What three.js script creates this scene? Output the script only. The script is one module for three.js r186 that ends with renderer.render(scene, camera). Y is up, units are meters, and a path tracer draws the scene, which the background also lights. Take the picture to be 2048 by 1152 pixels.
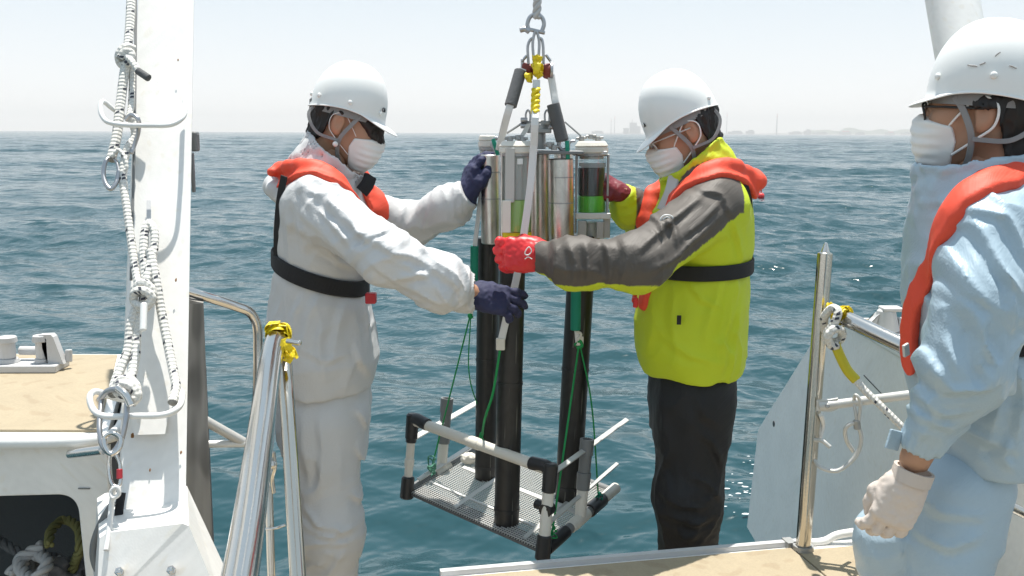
import * as THREE from 'three';
import { mergeGeometries } from 'three/addons/utils/BufferGeometryUtils.js';
import { RoundedBoxGeometry } from 'three/addons/geometries/RoundedBoxGeometry.js';
import { FontLoader } from 'three/addons/loaders/FontLoader.js';
import { TextGeometry } from 'three/addons/geometries/TextGeometry.js';
import { createNoise3D } from 'simplex-noise';

// ---------------------------------------------------------------- camera, sky, sun, exposure
const scene = new THREE.Scene();
const FOCAL = 1967, CAM_Y = 2.3;                                  // focal length in pixels of a 2048 px wide picture
const camera = new THREE.PerspectiveCamera(2 * Math.atan(576 / FOCAL) * 180 / Math.PI, 16 / 9, 0.05, 20000);
camera.rotation.order = 'YXZ';
camera.position.set(0, CAM_Y, 0);
camera.rotation.set(-Math.atan((576 - 266) / FOCAL), 0, 0.0048);
camera.updateMatrixWorld(true);
const renderer = new THREE.WebGLRenderer({ antialias: true });
renderer.toneMapping = THREE.LinearToneMapping;
renderer.toneMappingExposure = 1.52;
renderer.shadowMap.enabled = true;

const SUN = new THREE.Vector3(0.04, 0.92, -0.19).normalize();
const sun = new THREE.DirectionalLight(new THREE.Color(1, 0.955, 0.88), 4.9);
sun.position.copy(SUN).multiplyScalar(20).add(new THREE.Vector3(0, 1, -2.5));
sun.target.position.set(0, 1, -2.5);
sun.castShadow = true;
sun.shadow.mapSize.set(2048, 2048);
Object.assign(sun.shadow.camera, { left: -4, right: 4, top: 4, bottom: -4, near: 1, far: 50 });
scene.add(sun, sun.target);

function makeSky() {                                              // hazy spring sky: pale at the sea's edge, bluer overhead
  const W = 512, H = 256, data = new Float32Array(W * H * 4);
  const mix = (a, b, t) => a + (b - a) * t;
  for (let j = 0; j < H; j++) {
    const el = ((j + 0.5) / H - 0.5) * Math.PI, s = Math.max(0, Math.sin(el));
    for (let i = 0; i < W; i++) {
      const az = ((i + 0.5) / W - 0.5) * 2 * Math.PI;
      const dir = new THREE.Vector3(Math.cos(el) * Math.cos(az), Math.sin(el), Math.cos(el) * Math.sin(az));
      const haze = Math.exp(-s * 8), mid = Math.exp(-s * 2.4);
      let r = mix(0.325, 0.43, mid), g = mix(0.425, 0.55, mid), b = mix(0.53, 0.64, mid);
      r = mix(r, 0.79, haze); g = mix(g, 0.765, haze); b = mix(b, 0.735, haze);
      const glow = 0.30 * Math.pow(Math.max(0, dir.dot(SUN)), 12);
      const o = (j * W + i) * 4;
      data[o] = r + glow; data[o + 1] = g + glow * 0.95; data[o + 2] = b + glow * 0.85; data[o + 3] = 1;
    }
  }
  const t = new THREE.DataTexture(data, W, H, THREE.RGBAFormat, THREE.FloatType);
  t.mapping = THREE.EquirectangularReflectionMapping; t.magFilter = THREE.LinearFilter; t.needsUpdate = true;
  return t;
}
scene.background = makeSky();
scene.environment = scene.background;
scene.fog = new THREE.FogExp2(new THREE.Color(1, 0.99, 0.98), 0.00015);

// ---------------------------------------------------------------- helpers
let seed = 7;
const rnd = () => { seed = (seed * 1664525 + 1013904223) >>> 0; return seed / 4294967296; };
const noise = createNoise3D(rnd);
const V = (x, y, z) => new THREE.Vector3(x, y, z);
const lerp = (a, b, t) => a + (b - a) * t, clamp = (x, a, b) => Math.min(b, Math.max(a, x));
const sstep = (a, b, x) => { const t = clamp((x - a) / (b - a), 0, 1); return t * t * (3 - 2 * t); };
// a photograph pixel and a distance ahead of the camera's place give a point
function P(px, py, d) {
  const r = V((px - 1024) / FOCAL, (576 - py) / FOCAL, -1).applyQuaternion(camera.quaternion);
  return r.multiplyScalar(d / -r.z).add(camera.position);
}
function onLevel(px, py, y) { const r = P(px, py, 1).sub(camera.position); return r.multiplyScalar((y - CAM_Y) / r.y).add(camera.position); }
function onPlane(px, py, o, n) { const r = P(px, py, 1).sub(camera.position); return r.clone().multiplyScalar(o.clone().sub(camera.position).dot(n) / r.dot(n)).add(camera.position); }
const pxm = (d) => d / FOCAL;                                     // metres per photograph pixel at a distance

const names = {};
function numbered(n) { names[n] = (names[n] ?? -1) + 1; return names[n] ? `${n}_${String(names[n]).padStart(3, '0')}` : n; }
function fix(g) {
  g = g.index ? g.toNonIndexed() : g;
  for (const k of Object.keys(g.attributes)) if (!['position', 'normal', 'uv', 'color'].includes(k)) g.deleteAttribute(k);
  if (!g.attributes.normal) g.computeVertexNormals();
  if (!g.attributes.uv) g.setAttribute('uv', new THREE.BufferAttribute(new Float32Array(g.attributes.position.count * 2), 2));
  return g;
}
const join = (gs) => gs.length === 1 ? gs[0] : mergeGeometries(gs.map(fix));
function mesh(name, gs, m, parent) {
  const o = new THREE.Mesh(join(Array.isArray(gs) ? gs : [gs]), m);
  o.name = parent === scene ? numbered(name) : name; o.castShadow = o.receiveShadow = true; parent.add(o);
  return o;
}
function tag(o, label, category, group, kind) { o.userData = { label, category }; if (group) o.userData.group = group; if (kind) o.userData.kind = kind; return o; }
function thing(name, label, category, at = V(0, 0, 0), group) {
  const o = new THREE.Group(); o.name = numbered(name); o.position.copy(at); scene.add(o); o.updateMatrixWorld(true);
  return tag(o, label, category, group);
}
// shapes are made in world metres and moved into their thing's own frame here
function part(name, gs, m, parent) {
  const g = join((Array.isArray(gs) ? gs : [gs]));
  parent.updateWorldMatrix(true, false);
  g.applyMatrix4(parent.matrixWorld.clone().invert());
  return mesh(name, g, m, parent);
}
function tube(pts, r, seg = 48, rs = 10, closed = false, caps = true) {
  const c = pts.length === 2 ? new THREE.LineCurve3(pts[0], pts[1]) : new THREE.CatmullRomCurve3(pts, closed, 'centripetal');
  const g = new THREE.TubeGeometry(c, pts.length === 2 ? 1 : seg, r, rs, closed);
  const L = c.getLength(), uv = g.attributes.uv;
  for (let i = 0; i < uv.count; i++) uv.setXY(i, uv.getX(i) * L, uv.getY(i) * 2 * Math.PI * r);
  if (closed || !caps) return g;
  const gs = [fix(g)];
  for (const t of [0, 1]) {
    const d = new THREE.SphereGeometry(r, rs, 6); d.scale(1, 1, 0.35);
    d.applyQuaternion(new THREE.Quaternion().setFromUnitVectors(V(0, 0, 1), c.getTangent(t)));
    const p = c.getPoint(t); d.translate(p.x, p.y, p.z); gs.push(fix(d));
  }
  return mergeGeometries(gs);
}
function cyl(a, b, ra, rb = ra, rs = 32, bevel = 0.0015) {        // closed cylinder between two points, edges rounded
  const L = a.distanceTo(b), e = Math.min(bevel, L / 4, ra / 2, rb / 2);
  const g = new THREE.LatheGeometry([[0.0001, 0], [ra - e, 0], [ra, e], [rb, L - e], [rb - e, L], [0.0001, L]].map(([x, y]) => new THREE.Vector2(x, y)), rs);
  const g2 = g.toNonIndexed(); g2.computeVertexNormals();
  const n = g2.attributes.normal, p = g2.attributes.position;     // round the side, keep the ends flat
  for (let i = 0; i < n.count; i++) {
    const y = p.getY(i), r = Math.hypot(p.getX(i), p.getZ(i));
    if (y > e * 0.99 && y < L - e * 0.99 && Math.abs(n.getY(i)) < 0.5) n.setXYZ(i, p.getX(i) / r, (ra - rb) / L, p.getZ(i) / r);
    else if (Math.abs(n.getY(i)) < 0.5) n.setXYZ(i, p.getX(i) / r, 0, p.getZ(i) / r);
  }
  const uv = g2.attributes.uv;
  for (let i = 0; i < uv.count; i++) uv.setXY(i, uv.getX(i) * 2 * Math.PI * ra, p.getY(i));
  g2.applyQuaternion(new THREE.Quaternion().setFromUnitVectors(V(0, 1, 0), b.clone().sub(a).normalize()));
  return g2.translate(a.x, a.y, a.z);
}
function ring(a, b, ro, ri, rs = 28) {                            // open pipe with wall thickness
  const L = a.distanceTo(b);
  const g = new THREE.LatheGeometry([[ri, 0], [ro, 0], [ro, L], [ri, L], [ri, 0]].map(([x, y]) => new THREE.Vector2(x, y)), rs).toNonIndexed();
  g.computeVertexNormals();
  const n = g.attributes.normal, p = g.attributes.position;
  for (let i = 0; i < n.count; i++) if (Math.abs(n.getY(i)) < 0.5) { const r = Math.hypot(p.getX(i), p.getZ(i)), s = Math.sign(n.getX(i) * p.getX(i) + n.getZ(i) * p.getZ(i)); n.setXYZ(i, s * p.getX(i) / r, 0, s * p.getZ(i) / r); }
  g.applyQuaternion(new THREE.Quaternion().setFromUnitVectors(V(0, 1, 0), b.clone().sub(a).normalize()));
  return g.translate(a.x, a.y, a.z);
}
function box(w, h, d, at, r = 0.004, rot) {
  const g = new RoundedBoxGeometry(w, h, d, 2, Math.min(r, w / 2.1, h / 2.1, d / 2.1));
  metricUV(g);
  if (rot) g.applyMatrix4(new THREE.Matrix4().makeRotationFromEuler(new THREE.Euler(...rot)));
  return g.translate(at.x, at.y, at.z);
}
function metricUV(g) {                                            // uv in metres on the main plane of each face
  const p = g.attributes.position, n = g.attributes.normal, uv = new Float32Array(p.count * 2);
  for (let i = 0; i < p.count; i++) {
    const ax = Math.abs(n.getX(i)), ay = Math.abs(n.getY(i)), az = Math.abs(n.getZ(i));
    if (ay >= ax && ay >= az) { uv[2 * i] = p.getX(i); uv[2 * i + 1] = p.getZ(i); }
    else if (ax >= az) { uv[2 * i] = p.getZ(i); uv[2 * i + 1] = p.getY(i); }
    else { uv[2 * i] = p.getX(i); uv[2 * i + 1] = p.getY(i); }
  }
  g.setAttribute('uv', new THREE.BufferAttribute(uv, 2)); return g;
}
function hull(bottom, top) {                                      // closed solid between two rings of the same number of points
  const n = bottom.length, pos = [];
  const tri = (a, b, c) => pos.push(a.x, a.y, a.z, b.x, b.y, b.z, c.x, c.y, c.z);
  for (let i = 0; i < n; i++) { const j = (i + 1) % n; tri(bottom[i], bottom[j], top[j]); tri(bottom[i], top[j], top[i]); }
  for (let i = 1; i < n - 1; i++) { tri(top[0], top[i], top[i + 1]); tri(bottom[0], bottom[i + 1], bottom[i]); }
  const g = new THREE.BufferGeometry(); g.setAttribute('position', new THREE.Float32BufferAttribute(pos, 3));
  g.computeVertexNormals(); return metricUV(g);
}
function band(pts, out, w, th, closed = false, seg = 60) {        // flat strap along pts; out(p, i) gives its outward normal
  const c = new THREE.CatmullRomCurve3(pts, closed, 'centripetal'), pos = [], idx = [], uv = [];
  const prof = [[-1, -1], [1, -1], [1, 0.2], [0.8, 1], [-0.8, 1], [-1, 0.2]], m = prof.length, L = c.getLength();
  for (let i = 0; i <= seg; i++) {
    const t = i / seg, p = c.getPointAt(t), tan = c.getTangentAt(t);
    const n = (typeof out === 'function' ? out(p, t) : out).clone(); n.addScaledVector(tan, -n.dot(tan)).normalize();
    const s = V().crossVectors(tan, n).normalize(), ww = typeof w === 'function' ? w(t) : w;
    for (const [a, b] of prof) { pos.push(p.x + s.x * a * ww / 2 + n.x * b * th / 2, p.y + s.y * a * ww / 2 + n.y * b * th / 2, p.z + s.z * a * ww / 2 + n.z * b * th / 2); uv.push(t * L, a * ww / 2 + b * th); }
    if (i) for (let k = 0; k < m; k++) { const A = (i - 1) * m + k, B = (i - 1) * m + (k + 1) % m, C = i * m + (k + 1) % m, D = i * m + k; idx.push(A, B, C, A, C, D); }
  }
  if (!closed) for (let k = 1; k < m - 1; k++) { idx.push(0, k + 1, k); const o = seg * m; idx.push(o, o + k, o + k + 1); }
  const g = new THREE.BufferGeometry(); g.setAttribute('position', new THREE.Float32BufferAttribute(pos, 3)); g.setAttribute('uv', new THREE.Float32BufferAttribute(uv, 2)); g.setIndex(idx);
  const g2 = g.toNonIndexed(); g2.computeVertexNormals(); return g2;
}
function twisted(pts, r, strands, pitch, seg = 160) {             // laid rope: strands wound round a path
  const c = pts.length === 2 ? new THREE.LineCurve3(...pts) : new THREE.CatmullRomCurve3(pts, false, 'centripetal'), L = c.getLength(), out = [];
  const fr = c.computeFrenetFrames(seg, false);
  for (let k = 0; k < strands; k++) {
    const q = [];
    for (let i = 0; i <= seg; i++) { const a = i / seg * L / pitch * 2 * Math.PI + k * 2 * Math.PI / strands, p = c.getPointAt(i / seg); q.push(p.addScaledVector(fr.normals[i], Math.cos(a) * r * 0.52).addScaledVector(fr.binormals[i], Math.sin(a) * r * 0.52)); }
    out.push(tube(q, r * 0.52, seg * 2, 7));
  }
  return mergeGeometries(out.map(fix));
}
// ---- distance fields and their meshing (surface nets), for bodies and cloth
const smin = (a, b, k) => { const h = Math.max(k - Math.abs(a - b), 0) / k; return Math.min(a, b) - h * h * k * 0.25; };
const smax = (a, b, k) => -smin(-a, -b, k);
function bone(a, b, ra, rb) {
  const ax = a.x, ay = a.y, az = a.z, dx = b.x - ax, dy = b.y - ay, dz = b.z - az, l2 = dx * dx + dy * dy + dz * dz || 1e-9;
  return (x, y, z) => {
    const px = x - ax, py = y - ay, pz = z - az, h = Math.min(1, Math.max(0, (px * dx + py * dy + pz * dz) / l2));
    const qx = px - dx * h, qy = py - dy * h, qz = pz - dz * h;
    return Math.sqrt(qx * qx + qy * qy + qz * qz) - (ra + (rb - ra) * h);
  };
}
function chain(pts, radii, k = 0.03) {
  const bs = []; for (let i = 0; i + 1 < pts.length; i++) bs.push(bone(pts[i], pts[i + 1], radii[i], radii[i + 1]));
  return (x, y, z) => { let d = bs[0](x, y, z); for (let i = 1; i < bs.length; i++) d = smin(d, bs[i](x, y, z), k); return d; };
}
function ell(c, r) {
  return (x, y, z) => {
    const a = (x - c.x) / r.x, b = (y - c.y) / r.y, e = (z - c.z) / r.z, k0 = Math.sqrt(a * a + b * b + e * e);
    const k1 = Math.sqrt((a / r.x) ** 2 + (b / r.y) ** 2 + (e / r.z) ** 2) || 1e-9; return k0 < 1e-6 ? -Math.min(r.x, r.y, r.z) : k0 * (k0 - 1) / k1;
  };
}
// upright body of elliptical sections: rows of [y, x centre, z centre, half length in x, half width in z], from the top down
function sections(rows, round = 0.03) {
  const n = rows.length;
  const at = (y) => { let i = 0; while (i < n - 2 && y < rows[i + 1][0]) i++; const A = rows[i], B = rows[i + 1], t = clamp((A[0] - y) / (A[0] - B[0]), 0, 1), s = t; return [lerp(A[1], B[1], s), lerp(A[2], B[2], s), lerp(A[3], B[3], s), lerp(A[4], B[4], s)]; };
  const f = (x, y, z) => {
    const [cx, cz, rx, rz] = at(y), a = (x - cx) / rx, b = (z - cz) / rz, k0 = Math.sqrt(a * a + b * b), k1 = Math.sqrt((a / rx) ** 2 + (b / rz) ** 2) || 1e-9;
    const d = k0 < 1e-4 ? -Math.min(rx, rz) : k0 * (k0 - 1) / k1;
    return smax(smax(d, y - rows[0][0], round), rows[n - 1][0] - y, 0.006);
  };
  f.at = at;
  f.point = (y, th, off = 0) => { const [cx, cz, rx, rz] = at(y); return V(cx + Math.cos(th) * (rx + off), y, cz + Math.sin(th) * (rz + off)); };
  return f;
}
function sdfMesh(f, lo, hi, h, color) {
  const nx = Math.ceil((hi.x - lo.x) / h) + 1, ny = Math.ceil((hi.y - lo.y) / h) + 1, nz = Math.ceil((hi.z - lo.z) / h) + 1, S = 5;
  const val = new Float32Array(nx * ny * nz), id = (i, j, k) => (k * ny + j) * nx + i;
  for (let K = 0; K < nz; K += S) for (let J = 0; J < ny; J += S) for (let I = 0; I < nx; I += S) {
    const far = f(lo.x + (I + S / 2) * h, lo.y + (J + S / 2) * h, lo.z + (K + S / 2) * h), skip = Math.abs(far) > S * h * 1.35 + 0.03;
    for (let k = K; k < Math.min(K + S, nz); k++) for (let j = J; j < Math.min(J + S, ny); j++) for (let i = I; i < Math.min(I + S, nx); i++)
      val[id(i, j, k)] = skip ? far : f(lo.x + i * h, lo.y + j * h, lo.z + k * h);
  }
  const vid = new Int32Array(nx * ny * nz).fill(-1), pos = [], idx = [];
  const E = [[0, 1], [2, 3], [4, 5], [6, 7], [0, 2], [1, 3], [4, 6], [5, 7], [0, 4], [1, 5], [2, 6], [3, 7]], cv = new Float32Array(8);
  for (let k = 0; k < nz - 1; k++) for (let j = 0; j < ny - 1; j++) for (let i = 0; i < nx - 1; i++) {
    let m = 0;
    for (let c = 0; c < 8; c++) { cv[c] = val[id(i + (c & 1), j + (c >> 1 & 1), k + (c >> 2))]; if (cv[c] < 0) m |= 1 << c; }
    if (m === 0 || m === 255) continue;
    let x = 0, y = 0, z = 0, n = 0;
    for (const [a, b] of E) if ((cv[a] < 0) !== (cv[b] < 0)) { const t = cv[a] / (cv[a] - cv[b]); x += lerp(a & 1, b & 1, t); y += lerp(a >> 1 & 1, b >> 1 & 1, t); z += lerp(a >> 2, b >> 2, t); n++; }
    vid[id(i, j, k)] = pos.length / 3; pos.push(lo.x + (i + x / n) * h, lo.y + (j + y / n) * h, lo.z + (k + z / n) * h);
  }
  const quad = (a, b, c, d, flip) => { if (a < 0 || b < 0 || c < 0 || d < 0) return; flip ? idx.push(a, c, b, a, d, c) : idx.push(a, b, c, a, c, d); };
  for (let k = 1; k < nz - 1; k++) for (let j = 1; j < ny - 1; j++) for (let i = 1; i < nx - 1; i++) {
    const s = val[id(i, j, k)] < 0;
    if (s !== val[id(i + 1, j, k)] < 0) quad(vid[id(i, j, k)], vid[id(i, j - 1, k)], vid[id(i, j - 1, k - 1)], vid[id(i, j, k - 1)], s);
    if (s !== val[id(i, j + 1, k)] < 0) quad(vid[id(i, j, k)], vid[id(i, j, k - 1)], vid[id(i - 1, j, k - 1)], vid[id(i - 1, j, k)], s);
    if (s !== val[id(i, j, k + 1)] < 0) quad(vid[id(i, j, k)], vid[id(i - 1, j, k)], vid[id(i - 1, j - 1, k)], vid[id(i, j - 1, k)], s);
  }
  const g = new THREE.BufferGeometry();
  g.setAttribute('position', new THREE.Float32BufferAttribute(pos, 3)); g.setIndex(idx); g.computeVertexNormals();
  { // normals point outwards
    let s = 0; const p = g.attributes.position, n = g.attributes.normal;
    for (let i = 0; i < p.count; i += 7) { const x = p.getX(i), y = p.getY(i), z = p.getZ(i), e = h * 0.5; s += Math.sign(f(x + n.getX(i) * e, y + n.getY(i) * e, z + n.getZ(i) * e) - f(x - n.getX(i) * e, y - n.getY(i) * e, z - n.getZ(i) * e)); }
    if (s < 0) { for (let i = 0; i < idx.length; i += 3) { const t = idx[i]; idx[i] = idx[i + 1]; idx[i + 1] = t; } g.setIndex(idx); g.computeVertexNormals(); }
  }
  { const p = g.attributes.position, uv = new Float32Array(p.count * 2); for (let i = 0; i < p.count; i++) { uv[2 * i] = 0.9 * p.getX(i) + 0.8 * p.getZ(i); uv[2 * i + 1] = p.getY(i) + 0.35 * p.getZ(i) - 0.25 * p.getX(i); } g.setAttribute('uv', new THREE.BufferAttribute(uv, 2)); }
  if (color) { const c = []; for (let i = 0; i < pos.length; i += 3) c.push(...color(pos[i], pos[i + 1], pos[i + 2])); g.setAttribute('color', new THREE.Float32BufferAttribute(c, 3)); }
  return g;
}
function around(pts, r) { const b = new THREE.Box3().setFromPoints(pts); b.expandByScalar(r); return [b.min, b.max]; }
function within(f, lo, hi, h, m, color) { return sdfMesh(f, lo, hi, h, color).applyMatrix4(m); }   // built in a local frame, then placed

// crumpled adhesive tape: a few twisted loops and loose tails of thin ribbon
function tapeKnot(c, size, n, w, axis = V(1, 0.2, 0)) {
  const out = [];
  for (let k = 0; k < n; k++) {
    const ph = rnd() * 6.28, q = [], e1 = V(rnd() - 0.5, rnd() - 0.5, rnd() - 0.5).cross(axis).normalize(), e2 = V().crossVectors(axis.clone().normalize(), e1), m = 7 + Math.floor(rnd() * 4);
    for (let i = 0; i <= m; i++) { const a = ph + i / m * 5.2, r = size * (0.55 + 0.5 * rnd()); q.push(c.clone().addScaledVector(e1, Math.cos(a) * r).addScaledVector(e2, Math.sin(a) * r).add(V((rnd() - 0.5) * size * 0.7, (rnd() - 0.5) * size * 0.7, (rnd() - 0.5) * size * 0.7))); }
    const nz = rnd() * 9; out.push(fix(band(q, (p, t) => p.clone().sub(c).add(V(0.4 * size * Math.sin(t * 9 + nz), 0.4 * size * Math.cos(t * 7), 0)), w * (0.7 + 0.5 * rnd()), 0.0012, false, 40)));
  }
  return mergeGeometries(out);
}
// ---- textures
function tex(size, fn, srgb, repeat = 1) {
  const d = new Uint8Array(size * size * 4);
  for (let j = 0; j < size; j++) for (let i = 0; i < size; i++) { const v = fn(i / size, j / size), o = (j * size + i) * 4; const a = Array.isArray(v) ? v : [v, v, v]; d[o] = clamp(a[0], 0, 1) * 255; d[o + 1] = clamp(a[1], 0, 1) * 255; d[o + 2] = clamp(a[2], 0, 1) * 255; d[o + 3] = 255; }
  const t = new THREE.DataTexture(d, size, size); t.wrapS = t.wrapT = THREE.RepeatWrapping; t.magFilter = THREE.LinearFilter; t.minFilter = THREE.LinearMipmapLinearFilter; t.generateMipmaps = true;
  if (srgb) t.colorSpace = THREE.SRGBColorSpace; t.repeat.set(repeat, repeat); t.needsUpdate = true; return t;
}
// noise that tiles over the unit square
function tile(u, v, f, s = 0) { const a = u * 2 * Math.PI, b = v * 2 * Math.PI, R = f / (2 * Math.PI); return noise(Math.cos(a) * R + s, Math.sin(a) * R + Math.cos(b) * R, Math.sin(b) * R - s); }
const lin = (r, g, b) => new THREE.Color().setRGB(r, g, b);
const mat = (o) => new THREE.MeshPhysicalMaterial(o);

const clothBump = tex(512, (u, v) => 0.5 + 0.16 * tile(u, v, 9) + 0.14 * (1 - 2 * Math.abs(tile(u, v, 22, 3))) + 0.08 * tile(u, v, 60, 5), false, 5);
const weaveBump = tex(256, (u, v) => 0.5 + 0.25 * Math.sin(u * 2 * Math.PI * 60) * Math.sin(v * 2 * Math.PI * 60) + 0.2 * tile(u, v, 14), false, 6);
const gritBump = tex(512, (u, v) => 0.5 + 0.3 * tile(u, v, 90, 2) + 0.25 * tile(u, v, 40, 4), false, 3);
const tanMap = tex(512, (u, v) => { const a = tile(u, v, 5), b = tile(u, v, 18, 2), c = tile(u, v, 80, 4), s = 1 + 0.018 * a + 0.012 * b + 0.02 * c, w = sstep(0.45, 0.8, tile(u, v, 11, 9)) * 0.03; return [0.615 * s - w * 0.8, 0.565 * s - w, 0.475 * s - w]; }, true, 1.3);
const paintMap = tex(512, (u, v) => { const a = tile(u, v, 4), b = tile(u, v, 26, 2), st = sstep(0.62, 0.85, tile(u, v * 0.999, 17, 6)); const s = 0.905 + 0.015 * a + 0.012 * b; return [s - st * 0.012, s - 0.008 - st * 0.018, s - 0.024 - st * 0.03]; }, true, 1.5);
const scuff = tex(512, (u, v) => clamp(0.36 + 0.12 * tile(u, v, 8) + 0.12 * tile(u, v, 50, 3), 0, 1), false, 3);
const steelRough = tex(256, (u, v) => 0.33 + 0.05 * tile(u, v, 6) + 0.03 * noise(u * 3, v * 160, 1), false, 4);
const steelMap = tex(256, (u, v) => { const a = tile(u, v, 5), b = tile(u, v, 20, 3), s = 0.80 + 0.025 * a + 0.015 * b; return [s, s - 0.015, s - 0.045]; }, true, 5);
const blackMap = tex(512, (u, v) => { const s = sstep(0.55, 0.9, noise(u * 60, v * 1.6, 3)) * 0.25 * sstep(-0.1, 0.5, noise(u * 12, v * 3, 8)), a = tile(u, v, 12); return [0.145 + 0.02 * a + s, 0.14 + 0.02 * a + s, 0.135 + 0.02 * a + s * 0.9]; }, true, 2);
const woodMap = tex(512, (u, v) => { const g = noise(u * 34, v * 1.5, 2), b = tile(u, v, 4, 7), c = sstep(0.2, 0.75, noise(u * 9, v * 3, 12)); const s = 0.60 + 0.05 * g + 0.05 * b - 0.13 * c; return [s, s * 0.975, s * 0.945]; }, true, 1.6);
const ropeMap = tex(512, (u, v) => { // pale braid with dark tracer flecks
  const k = 24, a = u * k, b = v * 6, ia = Math.floor(a), ib = Math.floor(b), fa = a - ia, fb = b - ib, q = Math.sin((ia * 12.9 + ib * 78.2)) * 43758.5, h = q - Math.floor(q);
  const dark = h > 0.86 && Math.abs(fa - 0.5 + (fb - 0.5) * 0.5) < 0.3 && Math.abs(fb - 0.5) < 0.42, s = 0.86 + 0.05 * noise(u * 60, v * 20, 4) - 0.06 * Math.abs(Math.sin(a * Math.PI + b * Math.PI)); return dark ? [0.25, 0.26, 0.30] : [s, s * 0.99, s * 0.96];
}, true, 1);
ropeMap.repeat.set(4.2, 14);
const ropeBump = tex(256, (u, v) => 0.5 + 0.5 * Math.sin((u * 24 + v * 6) * Math.PI) * Math.sin((u * 24 - v * 6) * Math.PI), false, 1);
ropeBump.repeat.set(4.2, 14);

const M = {
  white: mat({ map: paintMap, roughness: 0.38, roughnessMap: null, bumpMap: scuff, bumpScale: 0.0004, clearcoat: 0.15 }),
  whiteRod: mat({ color: lin(0.74, 0.74, 0.72), roughness: 0.35, bumpMap: scuff, bumpScale: 0.0006 }),
  tan: mat({ map: tanMap, roughness: 0.85, bumpMap: gritBump, bumpScale: 0.0005 }),
  grey: mat({ color: lin(0.50, 0.50, 0.50), roughness: 0.55, bumpMap: scuff, bumpScale: 0.0006 }),
  chrome: mat({ color: lin(0.62, 0.60, 0.57), metalness: 1, roughness: 0.13, bumpMap: scuff, bumpScale: 0.0002 }),
  steel: mat({ map: steelMap, metalness: 1, roughness: 1, roughnessMap: steelRough }),
  shackle: mat({ color: lin(0.42, 0.42, 0.43), metalness: 1, roughness: 0.38 }),
  dullsteel: mat({ color: lin(0.36, 0.36, 0.35), metalness: 0.6, roughness: 0.5, bumpMap: scuff, bumpScale: 0.0006 }),
  galvan: mat({ color: lin(0.56, 0.56, 0.54), metalness: 0.35, roughness: 0.5 }),
  black: mat({ map: blackMap, roughness: 0.42, bumpMap: scuff, bumpScale: 0.0004 }),
  blackPlastic: mat({ color: lin(0.018, 0.018, 0.019), roughness: 0.4 }),
  blackWeb: mat({ color: lin(0.012, 0.012, 0.014), roughness: 0.8, bumpMap: weaveBump, bumpScale: 0.0006 }),
  pvc: mat({ color: lin(0.66, 0.63, 0.56), roughness: 0.45, bumpMap: scuff, bumpScale: 0.0005 }),
  greyPipe: mat({ color: lin(0.17, 0.175, 0.175), roughness: 0.5, bumpMap: scuff, bumpScale: 0.0005 }),
  greyFoam: mat({ color: lin(0.105, 0.107, 0.11), roughness: 0.9, bumpMap: gritBump, bumpScale: 0.001 }),
  strap: mat({ color: lin(0.68, 0.68, 0.67), roughness: 0.8, bumpMap: weaveBump, bumpScale: 0.0008 }),
  teal: mat({ color: lin(0.005, 0.22, 0.14), roughness: 0.7 }),
  cord: mat({ color: lin(0.01, 0.26, 0.07), roughness: 0.75 }),
  yellow: mat({ color: lin(0.80, 0.62, 0.01), roughness: 0.45, bumpMap: clothBump, bumpScale: 0.002 }),
  redBrown: mat({ color: lin(0.20, 0.028, 0.018), roughness: 0.5 }),
  acrylic: mat({ color: lin(0.93, 0.95, 0.95), roughness: 0.06, transmission: 1, thickness: 0, ior: 1.49 }),
  greenFill: mat({ color: lin(0.13, 0.56, 0.055), roughness: 0.35 }),
  paleGreen: mat({ color: lin(0.40, 0.62, 0.16), roughness: 0.4 }),
  deckReflectChrome: mat({ color: lin(0.58, 0.54, 0.47), metalness: 1, roughness: 0.17, bumpMap: scuff, bumpScale: 0.0002 }),  // chrome with the tan deck's warm reflection painted into its colour
  greyFill: mat({ color: lin(0.47, 0.46, 0.43), roughness: 0.55 }),
  darkFill: mat({ color: lin(0.035, 0.036, 0.038), roughness: 0.4 }),
  wood: mat({ map: woodMap, roughness: 0.8, bumpMap: woodMap, bumpScale: 0.0015 }),
  rope: mat({ map: ropeMap, roughness: 0.9, bumpMap: ropeBump, bumpScale: 0.0022 }),
  twine: mat({ color: lin(0.50, 0.49, 0.48), roughness: 0.9 }),
};
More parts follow.
